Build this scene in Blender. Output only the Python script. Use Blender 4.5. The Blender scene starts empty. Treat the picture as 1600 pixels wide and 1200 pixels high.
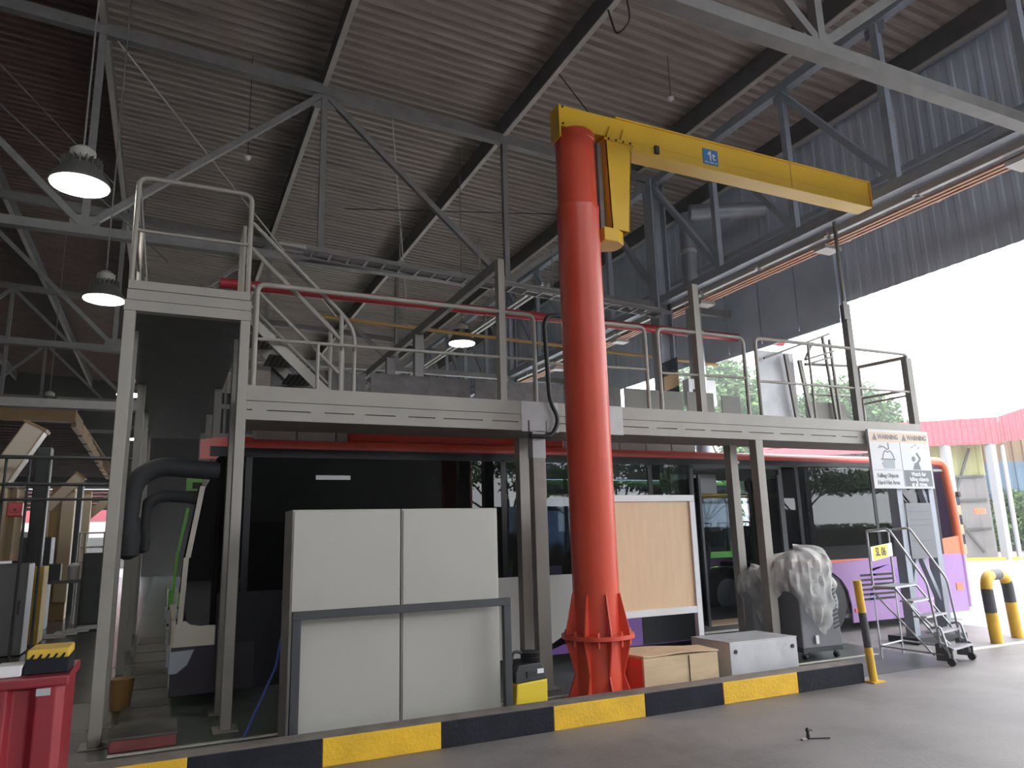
import bpy, bmesh, math, random
from mathutils import Vector, Matrix, noise
random.seed(7)
D = bpy.data
SC = bpy.context.scene
COL = SC.collection
PI = math.pi

# ---------------------------------------------------------------- camera
cam_d = D.cameras.new('camera')
cam = D.objects.new('camera', cam_d)
COL.objects.link(cam)
SC.camera = cam
cam_d.sensor_fit = 'HORIZONTAL'
cam_d.sensor_width = 36.0
cam_d.lens = 36.0 * 1137.33 / 1600.0
cam_d.clip_end = 500
yaw, pitch, roll = (math.radians(a) for a in (25.3925, 11.6745, -1.5356))
fw = Vector((math.sin(yaw) * math.cos(pitch), math.cos(yaw) * math.cos(pitch), math.sin(pitch)))
rt = Vector((math.cos(yaw), -math.sin(yaw), 0))
up = rt.cross(fw)
rt, up = rt * math.cos(roll) + up * math.sin(roll), -rt * math.sin(roll) + up * math.cos(roll)
cam.matrix_world = Matrix(((rt.x, up.x, -fw.x, 0), (rt.y, up.y, -fw.y, 0), (rt.z, up.z, -fw.z, 1.65), (0, 0, 0, 1)))

# ---------------------------------------------------------------- sky and exposure
W = D.worlds.new('overcast_sky')
SC.world = W
W.use_nodes = True
bg = W.node_tree.nodes['Background']
bg.inputs[0].default_value = (0.93, 0.965, 1.0, 1)
bg.inputs[1].default_value = 1.0
SC.view_settings.view_transform = 'Standard'
SC.view_settings.look = 'None'
SC.view_settings.gamma = 1
SC.view_settings.use_curve_mapping = False
SC.view_settings.exposure = 2.68
SC.cycles.max_bounces = 10
SC.cycles.diffuse_bounces = 6
SC.cycles.transparent_max_bounces = 16
SC.cycles.caustics_reflective = False
SC.cycles.caustics_refractive = False
LAMP = 6.0          # glow of the high-bay lamps

# ---------------------------------------------------------------- materials
def mat(name, col, rough=0.6, metal=0.0, var=0.0, scale=4.0, bump=0.0, bscale=40.0, spec=0.5, dirt=None, dscale=1.2, dlo=0.55, dhi=0.75, stretch=None):
    m = D.materials.new(name)
    m.use_nodes = True
    nt = m.node_tree
    b = nt.nodes['Principled BSDF']
    b.inputs['Base Color'].default_value = (*col, 1)
    b.inputs['Roughness'].default_value = rough
    b.inputs['Metallic'].default_value = metal
    b.inputs['Specular IOR Level'].default_value = spec
    tc = None
    if var or bump or dirt:
        tc = nt.nodes.new('ShaderNodeTexCoord')
        mp = nt.nodes.new('ShaderNodeMapping')
        nt.links.new(tc.outputs['Object'], mp.inputs[0])
        if stretch:
            mp.inputs['Scale'].default_value = stretch
    sock = None
    if var:
        n = nt.nodes.new('ShaderNodeTexNoise')
        n.inputs['Scale'].default_value = scale
        n.inputs['Detail'].default_value = 5
        nt.links.new(mp.outputs[0], n.inputs['Vector'])
        r = nt.nodes.new('ShaderNodeValToRGB')
        r.color_ramp.elements[0].position = 0.3
        r.color_ramp.elements[1].position = 0.7
        r.color_ramp.elements[0].color = (*[c * (1 - var) for c in col], 1)
        r.color_ramp.elements[1].color = (*[min(1, c * (1 + var)) for c in col], 1)
        nt.links.new(n.outputs['Fac'], r.inputs[0])
        sock = r.outputs[0]
    if dirt:
        n2 = nt.nodes.new('ShaderNodeTexNoise')
        n2.inputs['Scale'].default_value = dscale
        n2.inputs['Detail'].default_value = 8
        n2.inputs['Roughness'].default_value = 0.65
        nt.links.new(mp.outputs[0], n2.inputs['Vector'])
        r2 = nt.nodes.new('ShaderNodeValToRGB')
        r2.color_ramp.elements[0].position = dlo
        r2.color_ramp.elements[1].position = dhi
        r2.color_ramp.elements[0].color = (0, 0, 0, 1)
        r2.color_ramp.elements[1].color = (1, 1, 1, 1)
        nt.links.new(n2.outputs['Fac'], r2.inputs[0])
        mx = nt.nodes.new('ShaderNodeMixRGB')
        nt.links.new(r2.outputs[0], mx.inputs[0])
        mx.inputs[1].default_value = (*col, 1)
        if sock:
            nt.links.new(sock, mx.inputs[1])
        mx.inputs[2].default_value = (*dirt, 1)
        sock = mx.outputs[0]
    if sock:
        nt.links.new(sock, b.inputs['Base Color'])
    if bump:
        n3 = nt.nodes.new('ShaderNodeTexNoise')
        n3.inputs['Scale'].default_value = bscale
        n3.inputs['Detail'].default_value = 4
        nt.links.new(mp.outputs[0], n3.inputs['Vector'])
        bp = nt.nodes.new('ShaderNodeBump')
        bp.inputs['Strength'].default_value = bump
        bp.inputs['Distance'].default_value = 0.02
        nt.links.new(n3.outputs['Fac'], bp.inputs['Height'])
        nt.links.new(bp.outputs[0], b.inputs['Normal'])
    return m

def glass_mat(name, tint, gloss_ior=1.6, rough=0.01):
    m = D.materials.new(name)
    m.use_nodes = True
    nt = m.node_tree
    for n in list(nt.nodes):
        if n.type == 'BSDF_PRINCIPLED':
            nt.nodes.remove(n)
    out = [n for n in nt.nodes if n.type == 'OUTPUT_MATERIAL'][0]
    t = nt.nodes.new('ShaderNodeBsdfTransparent')
    t.inputs[0].default_value = (*tint, 1)
    g = nt.nodes.new('ShaderNodeBsdfGlossy')
    g.inputs['Roughness'].default_value = rough
    g.inputs[0].default_value = (1, 1, 1, 1)
    f = nt.nodes.new('ShaderNodeFresnel')
    f.inputs[0].default_value = gloss_ior
    mx = nt.nodes.new('ShaderNodeMixShader')
    nt.links.new(f.outputs[0], mx.inputs[0])
    nt.links.new(t.outputs[0], mx.inputs[1])
    nt.links.new(g.outputs[0], mx.inputs[2])
    nt.links.new(mx.outputs[0], out.inputs[0])
    return m

def emit_mat(name, col, s):
    m = D.materials.new(name)
    m.use_nodes = True
    b = m.node_tree.nodes['Principled BSDF']
    b.inputs['Base Color'].default_value = (0.8, 0.8, 0.8, 1)
    b.inputs['Emission Color'].default_value = (*col, 1)
    b.inputs['Emission Strength'].default_value = s
    return m

def film_mat(name):
    m = D.materials.new(name)
    m.use_nodes = True
    nt = m.node_tree
    b = nt.nodes['Principled BSDF']
    b.inputs['Base Color'].default_value = (0.7, 0.69, 0.67, 1)
    b.inputs['Roughness'].default_value = 0.3
    out = [n for n in nt.nodes if n.type == 'OUTPUT_MATERIAL'][0]
    t = nt.nodes.new('ShaderNodeBsdfTransparent')
    n = nt.nodes.new('ShaderNodeTexNoise')
    n.inputs['Scale'].default_value = 3.0
    tc = nt.nodes.new('ShaderNodeTexCoord')
    nt.links.new(tc.outputs['Object'], n.inputs['Vector'])
    r = nt.nodes.new('ShaderNodeValToRGB')
    r.color_ramp.elements[0].position = 0.35
    r.color_ramp.elements[1].position = 0.65
    r.color_ramp.elements[0].color = (0.3, 0.3, 0.3, 1)
    r.color_ramp.elements[1].color = (0.78, 0.85, 0.85, 1)
    nt.links.new(n.outputs['Fac'], r.inputs[0])
    mx = nt.nodes.new('ShaderNodeMixShader')
    nt.links.new(r.outputs[0], mx.inputs[0])
    nt.links.new(t.outputs[0], mx.inputs[1])
    nt.links.new(b.outputs[0], mx.inputs[2])
    nt.links.new(mx.outputs[0], out.inputs[0])
    return m

M = dict(
    floor=mat('road_concrete', (0.225, 0.203, 0.2), 0.55, var=0.22, scale=0.8, bump=0.12, bscale=30, dirt=(0.12, 0.105, 0.1), dscale=0.9, dlo=0.52, dhi=0.78),
    bay=mat('bay_green_floor', (0.07, 0.085, 0.07), 0.35, var=0.25, scale=1.5, dirt=(0.06, 0.06, 0.06), dscale=1.0),
    workshop=mat('workshop_dark_floor', (0.04, 0.041, 0.038), 0.25, var=0.4, scale=1.0),
    yard=mat('yard_concrete', (0.5, 0.49, 0.47), 0.8, var=0.12, scale=0.6),
    road=mat('yard_asphalt', (0.06, 0.06, 0.06), 0.8, var=0.15, scale=0.6),
    line=mat('pale_line_paint', (0.62, 0.6, 0.52), 0.6, var=0.15, scale=6),
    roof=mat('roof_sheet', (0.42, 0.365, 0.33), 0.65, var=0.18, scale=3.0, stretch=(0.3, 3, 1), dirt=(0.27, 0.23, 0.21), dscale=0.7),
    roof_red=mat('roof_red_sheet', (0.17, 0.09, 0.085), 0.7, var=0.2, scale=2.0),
    wall=mat('wall_cladding_sheet', (0.6, 0.66, 0.77), 0.5, var=0.12, scale=1.0),  # pale blue raised so the colour stands in for veiling glare
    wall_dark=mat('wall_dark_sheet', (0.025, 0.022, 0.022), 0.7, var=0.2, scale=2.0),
    panel_gloss=mat('gloss_wall_panel', (0.5, 0.56, 0.66), 0.15, var=0.1, scale=1.0),
    steel=mat('painted_grey_steel', (0.2, 0.19, 0.19), 0.5, var=0.12, scale=5),
    steel_blue=mat('blue_grey_steel', (0.33, 0.36, 0.42), 0.5, var=0.1, scale=5),
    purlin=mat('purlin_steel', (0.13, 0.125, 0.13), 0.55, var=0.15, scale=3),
    purlin_edge=mat('purlin_lit_flange_steel', (0.5, 0.46, 0.43), 0.5, var=0.12, scale=3),  # purlin steel lightened so the lower flange reads as lit
    gantry=mat('gantry_taupe_paint', (0.3, 0.275, 0.245), 0.45, var=0.07, scale=3, dirt=(0.22, 0.19, 0.16), dscale=2.5, dlo=0.6, dhi=0.8),
    primer=mat('gantry_pale_primer', (0.47, 0.46, 0.47), 0.55, var=0.1, scale=5),
    gantry_dark=mat('gantry_darker_taupe', (0.2, 0.185, 0.165), 0.5, var=0.1, scale=3),  # gantry taupe scaled darker for underside, rear and some end parts
    checker=mat('checker_plate', (0.1, 0.09, 0.09), 0.4, 0.35, var=0.25, scale=9, bump=0.5, bscale=60),
    tread=mat('black_tread', (0.03, 0.03, 0.035), 0.5),
    red=mat('jib_red_paint', (0.62, 0.07, 0.035), 0.32, var=0.06, scale=2),
    yellow=mat('jib_yellow_paint', (0.72, 0.43, 0.02), 0.38, var=0.06, scale=2),
    blue=mat('plate_blue', (0.03, 0.18, 0.45), 0.4),
    white=mat('white_paint', (0.75, 0.75, 0.76), 0.5),
    black=mat('black_rubber', (0.015, 0.015, 0.017), 0.55),
    kerb_y=mat('kerb_yellow', (0.72, 0.42, 0.015), 0.6, var=0.1, scale=5, bump=0.3, bscale=35, dirt=(0.28, 0.2, 0.08), dscale=3.5, dlo=0.58, dhi=0.78),
    kerb_b=mat('kerb_black', (0.02, 0.021, 0.028), 0.85, spec=0.15, var=0.25, scale=5, bump=0.3, bscale=35, dirt=(0.07, 0.068, 0.068), dscale=4.0, dlo=0.58, dhi=0.8),
    kerb_top=mat('kerb_worn_top', (0.2, 0.17, 0.15), 0.7, var=0.25, scale=6, bump=0.3, bscale=35),
    cabinet=mat('cabinet_grey_enamel', (0.4, 0.385, 0.35), 0.4, var=0.03, scale=1.5, dirt=(0.33, 0.315, 0.285), dscale=2.0, dlo=0.62, dhi=0.85),
    barrier=mat('barrier_charcoal', (0.03, 0.033, 0.038), 0.5, var=0.15, scale=6),
    ply=mat('plywood', (0.6, 0.42, 0.26), 0.6, var=0.05, scale=2.5, stretch=(6, 1, 1), dirt=(0.5, 0.33, 0.2), dscale=1.6, dlo=0.6, dhi=0.85),
    crate=mat('crate_ply', (0.6, 0.44, 0.27), 0.65, var=0.12, scale=3, stretch=(1, 1, 4), dirt=(0.42, 0.3, 0.2), dscale=2.5),
    frame_w=mat('board_white_frame', (0.6, 0.6, 0.62), 0.5, var=0.05, scale=4),
    alu=mat('aluminium_checker', (0.5, 0.5, 0.52), 0.45, 0.25, var=0.1, scale=5, dirt=(0.33, 0.32, 0.32), dscale=3),
    film=film_mat('plastic_film'),
    machine=mat('machine_grey', (0.17, 0.17, 0.19), 0.5, var=0.05, scale=3),
    bollard_y=mat('bollard_yellow', (0.72, 0.42, 0.03), 0.45, var=0.1, scale=6, dirt=(0.4, 0.28, 0.1), dscale=5),
    bollard_b=mat('bollard_black', (0.05, 0.05, 0.06), 0.5, var=0.2, scale=6),
    mirror=mat('mirror_matte_black', (0.02, 0.021, 0.026), 0.7),
    chrome=mat('ladder_steel', (0.42, 0.42, 0.45), 0.35, 0.6),
    ladder_foot=mat('ladder_charcoal', (0.06, 0.06, 0.07), 0.5),
    bus_white=mat('bus_white', (0.6, 0.585, 0.56), 0.3),
    bus_purple=mat('bus_purple', (0.2, 0.085, 0.33), 0.28),
    bus_lit_purple=mat('bus_lit_purple', (0.32, 0.18, 0.4), 0.28, var=0.05, scale=1),  # same purple as bus_purple, lightened for the light on the rear
    bus_red=mat('bus_red', (0.6, 0.06, 0.03), 0.3),
    bus_orange=mat('bus_orange', (0.75, 0.16, 0.07), 0.3),
    bus_black=mat('bus_black', (0.012, 0.012, 0.016), 0.35, spec=0.25),
    bus_green=mat('bus_green', (0.12, 0.42, 0.03), 0.3),
    bus_cream=mat('bus_cream', (0.5, 0.47, 0.38), 0.35),
    bus_roof=mat('bus_roof_grey', (0.45, 0.44, 0.44), 0.5),
    glass=glass_mat('bus_glass', (0.5, 0.54, 0.58), 1.47),
    glass_dark=glass_mat('bus_dark_glass', (0.05, 0.055, 0.065), 1.5),
    seat=mat('bus_seat_fabric', (0.035, 0.03, 0.06), 0.7, var=0.3, scale=20),
    cabin=mat('bus_cabin_grey', (0.28, 0.28, 0.3), 0.6),
    cabin_dark=mat('bus_cabin_dark', (0.05, 0.05, 0.06), 0.6),
    pole=mat('bus_pole_yellow', (0.65, 0.45, 0.05), 0.4),
    lamp_glow=emit_mat('lamp_glow', (1.0, 0.97, 0.86), LAMP),
    lamp_shade=mat('lamp_dark_shade', (0.1, 0.095, 0.09), 0.5, 0.3),
    lamp_cap=mat('lamp_cap', (0.4, 0.38, 0.35), 0.5),
    pipe_red=mat('pipe_red', (0.42, 0.02, 0.03), 0.4),
    pipe_pale=mat('pipe_pale', (0.5, 0.48, 0.46), 0.5),
    pipe_yellow=mat('pipe_ochre', (0.4, 0.24, 0.07), 0.5),
    rail_orange=mat('rail_orange', (0.6, 0.32, 0.2), 0.5),
    rail_pale=mat('rail_pale', (0.55, 0.52, 0.5), 0.45),
    duct=mat('galvanised_duct', (0.33, 0.35, 0.39), 0.4, 0.3, var=0.12, scale=4),
    booth=mat('booth_ochre', (0.24, 0.13, 0.03), 0.5, var=0.15, scale=3),
    booth_shine=mat('booth_pale_duct_shine', (0.34, 0.25, 0.15), 0.25),
    bin=mat('bin_red', (0.25, 0.018, 0.028), 0.45, var=0.12, scale=4),
    tape=mat('tape_silver', (0.4, 0.4, 0.4), 0.4),
    box_y=mat('block_yellow', (0.6, 0.38, 0.04), 0.6, var=0.15, scale=8),
    dark=mat('dark_machine', (0.03, 0.032, 0.035), 0.5, var=0.3, scale=4),
    greybox=mat('grey_machine', (0.11, 0.11, 0.105), 0.5, var=0.1, scale=4),
    red_shed=mat('shed_red_sheet', (0.4, 0.08, 0.1), 0.55, var=0.05, scale=1),
    shed_wall=mat('shed_pale_wall', (0.24, 0.225, 0.225), 0.7, var=0.06, scale=1),
    shed_post=mat('shed_white_post', (0.3, 0.3, 0.32), 0.6),
    sheet_y=mat('sheet_pale_yellow', (0.4, 0.4, 0.18), 0.5, var=0.06, scale=2),
    sheet_o=mat('sheet_ochre', (0.3, 0.22, 0.13), 0.6, var=0.06, scale=2),
    sheet_b=mat('sheet_pale_blue', (0.15, 0.26, 0.36), 0.6, var=0.06, scale=2),
    sign_w=mat('sign_white', (0.55, 0.55, 0.56), 0.5),
    sign_o=mat('sign_faded_orange', (0.58, 0.44, 0.33), 0.5),
    sign_d=mat('sign_dark_grey', (0.13, 0.14, 0.16), 0.5),
    sign_g=mat('sign_grey', (0.3, 0.32, 0.35), 0.5),
    tag_y=mat('tag_yellow', (0.8, 0.6, 0.03), 0.5),
    washer_y=mat('washer_yellow', (0.75, 0.55, 0.03), 0.4),
    bark=mat('bark', (0.09, 0.06, 0.045), 0.9, var=0.3, scale=6),
    leaf=mat('leaves', (0.07, 0.14, 0.035), 0.6, var=0.35, scale=1.5),
    leaf_pale=mat('pale_leaves', (0.16, 0.27, 0.09), 0.6, var=0.3, scale=1.5),
    blue_hose=mat('hose_blue', (0.03, 0.07, 0.3), 0.5),
    plank=mat('steel_plank', (0.11, 0.1, 0.09), 0.5, 0.2, var=0.25, scale=5),
    step_red=mat('step_red', (0.22, 0.05, 0.05), 0.6, var=0.2, scale=6),
)
def steps_of(m, a, b): return None

# ---------------------------------------------------------------- mesh builder
class MB:
    def __init__(s): s.v, s.f = [], []
    def add(s, vs, fs):
        o = len(s.v); s.v += [tuple(v) for v in vs]; s.f += [tuple(i + o for i in f) for f in fs]; return s
    def box(s, x0, x1, y0, y1, z0, z1):
        return s.add([(x0,y0,z0),(x1,y0,z0),(x1,y1,z0),(x0,y1,z0),(x0,y0,z1),(x1,y0,z1),(x1,y1,z1),(x0,y1,z1)],
                     [(0,3,2,1),(4,5,6,7),(0,1,5,4),(1,2,6,5),(2,3,7,6),(3,0,4,7)])
    def bar(s, p, q, w, h, ref=(0,0,1)):
        p, q = Vector(p), Vector(q); d = (q - p).normalized(); r = Vector(ref)
        if abs(d.dot(r)) > 0.95: r = Vector((0,1,0))
        a = d.cross(r).normalized(); b = a.cross(d).normalized()
        vs = []
        for e in (p, q):
            for i, j in ((-1,-1),(1,-1),(1,1),(-1,1)): vs.append(e + a * (i*w/2) + b * (j*h/2))
        return s.add(vs, [(0,1,2,3),(7,6,5,4),(0,4,5,1),(1,5,6,2),(2,6,7,3),(3,7,4,0)])
    def tube(s, pts, r, n=8, caps=True):
        pts = [Vector(p) for p in pts]; k = len(pts); rings = []
        rad = r if isinstance(r, (list, tuple)) else [r] * k
        d0 = (pts[1] - pts[0]).normalized()
        a = d0.cross(Vector((0,0,1)))
        if a.length < 0.1: a = d0.cross(Vector((0,1,0)))
        a.normalize(); vs = []
        for i in range(k):
            if i == 0: d = pts[1] - pts[0]
            elif i == k-1: d = pts[-1] - pts[-2]
            else: d = (pts[i+1]-pts[i]).normalized() + (pts[i]-pts[i-1]).normalized()
            d.normalize(); a = (a - d * a.dot(d)).normalized(); b = d.cross(a)
            sc = 1.0
            if 0 < i < k-1: sc = 1.0 / max(0.5, math.sqrt(max(0.25, (1 + (pts[i+1]-pts[i]).normalized().dot((pts[i]-pts[i-1]).normalized())) / 2)))
            for j in range(n):
                t = 2*PI*j/n; vs.append(pts[i] + (a*math.cos(t) + b*math.sin(t)) * rad[i])
        fs = [(i*n+j, i*n+(j+1)%n, (i+1)*n+(j+1)%n, (i+1)*n+j) for i in range(k-1) for j in range(n)]
        if caps: fs += [tuple(reversed(range(n))), tuple((k-1)*n + j for j in range(n))]
        return s.add(vs, fs)
    def lathe(s, prof, n=24, c=(0,0,0), cap=True):
        vs = [(c[0]+r*math.cos(2*PI*j/n), c[1]+r*math.sin(2*PI*j/n), c[2]+z) for r, z in prof for j in range(n)]
        k = len(prof)
        fs = [(i*n+j, i*n+(j+1)%n, (i+1)*n+(j+1)%n, (i+1)*n+j) for i in range(k-1) for j in range(n)]
        if cap: fs += [tuple(reversed(range(n))), tuple((k-1)*n+j for j in range(n))]
        return s.add(vs, fs)
    def prism(s, poly, d, org=(0,0,0), u=(1,0,0), v=(0,0,1), w=(0,1,0)):
        """outline poly in the (u,v) plane at org, pushed d along w"""
        org, u, v, w = Vector(org), Vector(u), Vector(v), Vector(w); n = len(poly)
        a = [org + u*p[0] + v*p[1] for p in poly]
        vs = a + [p + w*d for p in a]
        fs = [tuple(range(n)), tuple(reversed(range(n, 2*n)))] + [(i, i+n, (i+1)%n+n, (i+1)%n) for i in range(n)]
        return s.add(vs, fs)
    def build(s, name, m, parent=None, smooth=None, bevel=0.0):
        me = D.meshes.new(name)
        me.from_pydata(s.v, [], s.f)
        bm = bmesh.new(); bm.from_mesh(me); bmesh.ops.recalc_face_normals(bm, faces=bm.faces); bm.to_mesh(me); bm.free()
        me.materials.append(M[m] if isinstance(m, str) else m)
        if smooth:
            me.polygons.foreach_set('use_smooth', [True]*len(me.polygons))
            me.set_sharp_from_angle(angle=smooth)
        o = D.objects.new(name, me); COL.objects.link(o)
        if parent:
            o.parent = parent
            o.matrix_parent_inverse = Matrix.Translation(-ROOT.get(parent.name, Vector((0,0,0))))
        if bevel:
            b = o.modifiers.new('bevel', 'BEVEL'); b.width = bevel; b.segments = 2; b.limit_method = 'ANGLE'
        return o
ROOT = {}
S30 = 0.7
def B(*a): return MB().box(*a)
def T(pts, r, n=8): return MB().tube(pts, r, n)
def fillet(pts, r, k=4, closed=False):
    pts = [Vector(p) for p in pts]; out = [pts[0]]
    for i in range(1, len(pts)-1):
        p, a, b = pts[i], pts[i-1], pts[i+1]
        u, v = (a-p), (b-p); rr = min(r, u.length*0.45, v.length*0.45); u.normalize(); v.normalize()
        A, Bq = p + u*rr, p + v*rr
        for t in range(k+1):
            t /= k; out.append(A*(1-t)**2 + p*2*t*(1-t) + Bq*t*t)
    return out + [pts[-1]]
def tag(o, label=None, cat=None, group=None, kind=None):
    if label: o['label'] = label
    if cat: o['category'] = cat
    if group: o['group'] = group
    if kind: o['kind'] = kind
    return o
def thing(name, label, cat, loc=(0,0,0), group=None):
    """Empty at the thing's base; its parts are modelled in place and parented to it"""
    o = D.objects.new(name, None); COL.objects.link(o); o.empty_display_size = 0.2
    o.location = loc
    ROOT[o.name] = Vector(loc)
    return tag(o, label, cat, group)
def struct(o): o['kind'] = 'structure'; return o
def copy_tree(o, parent=None):
    c = o.copy(); COL.objects.link(c)
    if parent: c.parent = parent
    for ch in o.children: copy_tree(ch, c)
    return c
def text(body, size, m, parent, loc, name='lettering', ext=0.001, rx=PI/2, rz=0, align='CENTER', sx=1.0, sy=1.0, bold=0.0):
    cu = D.curves.new(name, 'FONT'); cu.body = body; cu.size = size; cu.extrude = ext; cu.align_x = align; cu.align_y = 'CENTER'; cu.offset = bold
    cu.resolution_u = 3
    to = D.objects.new(name, cu); COL.objects.link(to)
    dg = bpy.context.evaluated_depsgraph_get()
    me = D.meshes.new_from_object(to.evaluated_get(dg))
    D.objects.remove(to); D.curves.remove(cu)
    me.transform(Matrix.Translation(loc) @ Matrix.Rotation(rz, 4, 'Z') @ Matrix.Rotation(rx, 4, 'X') @ Matrix.Diagonal((sx, sy, 1, 1)))
    me.materials.clear(); me.materials.append(M[m])
    o = D.objects.new(name, me); COL.objects.link(o)
    if parent:
        o.parent = parent
        o.matrix_parent_inverse = Matrix.Translation(-ROOT.get(parent.name, Vector((0,0,0))))
    return o

# ================================================================ SETTING
def zc(x): return 9.66 - 0.052 * x            # height of the truss top chord
struct(B(-60, 12.0, -40, 90, -0.3, 0.0).build('floor', 'floor'))
struct(B(12.0, 140, 3.0, 120, -0.3, 0.002).build('floor_yard', 'yard'))
struct(B(12.0, 140, -60, 3.0, -0.3, 0.0).build('floor_road', 'road'))
struct(B(-0.35, 8.9, 6.12, 45, 0.0, 0.004).build('floor_bay', 'bay'))
struct(B(-14, -0.36, 9.5, 44, 0.0, 0.004).build('floor_workshop', 'workshop'))
l = MB().box(9.7, 22, 6.55, 6.67, 0.002, 0.008); struct(l.build('trim_1', 'line'))
l = MB().box(-0.3, 8.5, 7.02, 7.08, 0.004, 0.009); struct(l.build('trim_2', 'line'))
# corrugated roof
def corrugated(x0, x1, y0, y1, pitch, amp, zf, x_step=None):
    m = MB(); prof = ((0, 0), (0.18, 0), (0.32, 1), (0.62, 1), (0.78, 0))
    ys = []; n = int((y1 - y0) / pitch)
    for i in range(n):
        for t, h in prof: ys.append((y0 + (i + t) * pitch, h * amp))
    vs = []
    for y, h in ys: vs += [(x0, y, zf(x0) + h), (x1, y, zf(x1) + h)]
    m.add(vs, [(2*i, 2*i+1, 2*i+3, 2*i+2) for i in range(len(ys) - 1)])
    return m
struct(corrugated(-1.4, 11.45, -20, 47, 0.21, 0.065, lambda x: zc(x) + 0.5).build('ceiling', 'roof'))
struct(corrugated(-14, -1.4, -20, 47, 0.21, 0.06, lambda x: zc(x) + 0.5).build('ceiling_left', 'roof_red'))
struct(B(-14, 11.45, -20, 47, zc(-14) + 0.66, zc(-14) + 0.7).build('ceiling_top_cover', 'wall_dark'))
# side walls
def clad_x(X, y0, y1, z0, z1, pitch=0.22, amp=0.012):
    m = MB(); pts = []; n = max(1, int(round((y1 - y0) / pitch))); p = (y1 - y0) / n
    for i in range(n):
        for t, h in ((0, 0), (0.3, 0), (0.42, 1), (0.7, 1), (0.82, 0)): pts.append((y0 + (i + t) * p, h * amp))
    pts.append((y1, 0))
    vs = []
    for y, h in pts: vs += [(X - h, y, z0), (X - h, y, z1)]
    k = len(vs)
    vs += [(v[0] + 0.012, v[1], v[2]) for v in vs]
    m.add(vs, [(2*i, 2*i+1, 2*i+3, 2*i+2) for i in range(len(pts)-1)] + [(k+2*i, k+2*i+2, k+2*i+3, k+2*i+1) for i in range(len(pts)-1)]
          + [(2*i, 2*i+2, k+2*i+2, k+2*i) for i in range(len(pts)-1)])
    return m
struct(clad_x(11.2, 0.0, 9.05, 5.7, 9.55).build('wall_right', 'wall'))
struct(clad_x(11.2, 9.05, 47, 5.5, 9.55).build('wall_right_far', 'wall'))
m = MB()
for k in range(4): m.box(11.08, 11.13, 9.1 + k * 1.0, 10.07 + k * 1.0, 5.36, 7.05)
for z in (5.36, 7.05): m.box(11.04, 11.09, 9.08, 13.1, z - 0.04, z + 0.04)
struct(m.build('wall_right_panel', 'panel_gloss'))
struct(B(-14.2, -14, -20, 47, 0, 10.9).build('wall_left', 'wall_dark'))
struct(B(-14, 13.4, -19.7, -19.5, 0, 6.2).build('wall_front_blocker', 'wall_dark'))  # unseen wall, added to cut frontal light and darken window reflections
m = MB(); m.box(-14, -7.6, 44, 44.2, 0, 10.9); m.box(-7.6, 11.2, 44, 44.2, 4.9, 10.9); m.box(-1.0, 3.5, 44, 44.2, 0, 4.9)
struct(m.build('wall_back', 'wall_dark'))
lw = struct(B(-7.6, -1.0, 43.9, 44.0, 4.84, 4.9).build('window_1', 'steel'))
lv = MB().bar((-7.6, 0, -0.07), (-1.0, 0, 0.07 - 0.14), 0.02, 0.17, (0, -0.6, 1)).build('louvre_slat', 'steel', lw)
lv.location = (0, 43.8, 3.6)
for k in range(1, 8):
    c = lv.copy(); COL.objects.link(c); c.location = (0, 43.8, 3.6 + k * 0.18)
c = None

# wall girts on the right wall
for z in (7.6, 9.2):
    struct(B(11.02, 11.12, 0, 44, z - 0.05, z + 0.05).build('trim_3', 'steel_blue'))

# ---------------------------------------------------------------- roof purlins
PUR = [(-10.8, 'dark purlin highest up by the left workshop wall'), (-7.4, 'dark purlin over the workshop, left of the one above the hanging lamps'),
       (-4.0, 'dark purlin slanting down the upper left, left of the hanging lamps'), (-1.38, 'dark steel purlin running just right of the nearest hanging lamp'),
       (2.12, 'dark purlin with lit lower flange running behind the left stair landing'), (5.65, 'dark purlin with lit lower flange passing just above the jib crane head'),
       (8.85, 'dark purlin with lit flange passing over the middle of the yellow jib arm'), (11.0, 'bluish eaves purlin at the top of the right wall')]
for X, lab in PUR:
    zz = zc(X) + 0.06
    t = thing('roof_purlin', lab, 'purlin', (X, 0, zz))
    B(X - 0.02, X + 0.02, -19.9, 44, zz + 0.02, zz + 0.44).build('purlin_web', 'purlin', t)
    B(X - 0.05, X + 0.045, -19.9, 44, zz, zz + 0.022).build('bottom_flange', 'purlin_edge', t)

# ---------------------------------------------------------------- roof trusses
def truss(Y, lab):
    t = thing('roof_truss', lab, 'truss', (0, Y, 6.3))
    MB().bar((-14, Y, zc(-14)), (9.2, Y, zc(9.2)), 0.14, 0.2).build('top_chord', 'steel', t)
    MB().bar((-14, Y, 6.3), (11.1, Y, 6.3), 0.16, 0.14).build('bottom_chord', 'steel', t)
    for X in (-11.7, -8.2, -4.9, -1.38, 2.12, 5.65):
        MB().bar((X, Y, 6.3), (X, Y, zc(X)), 0.1, 0.1).build('vertical', 'steel', t)
    top = [-11.7, -4.9, 2.12, 9.2]; bot = [-8.2, -1.38, 5.65]
    for i, b in enumerate(bot):
        for a in (top[i], top[i+1]):
            MB().bar((b, Y, 6.36), (a, Y, zc(a) - 0.06), 0.09, 0.1).build('diagonal', 'steel', t)
    for X in (-1.38, 5.65): B(X - 0.2, X + 0.2, Y - 0.012, Y + 0.012, 6.25, 6.55).build('gusset_plate', 'steel', t)
    for X in (2.12, 9.0): B(X - 0.2, X + 0.2, Y - 0.012, Y + 0.012, zc(X) - 0.35, zc(X)).build('gusset_plate', 'steel', t)
    return t
truss(4.5, 'grey roof truss nearest the camera, its bottom chord crossing the upper right corner')
truss(12.0, 'grey roof truss behind the jib crane, top chord descending from upper left')
truss(19.5, 'grey roof truss over the workshop, first beyond the one behind the crane')
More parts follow.
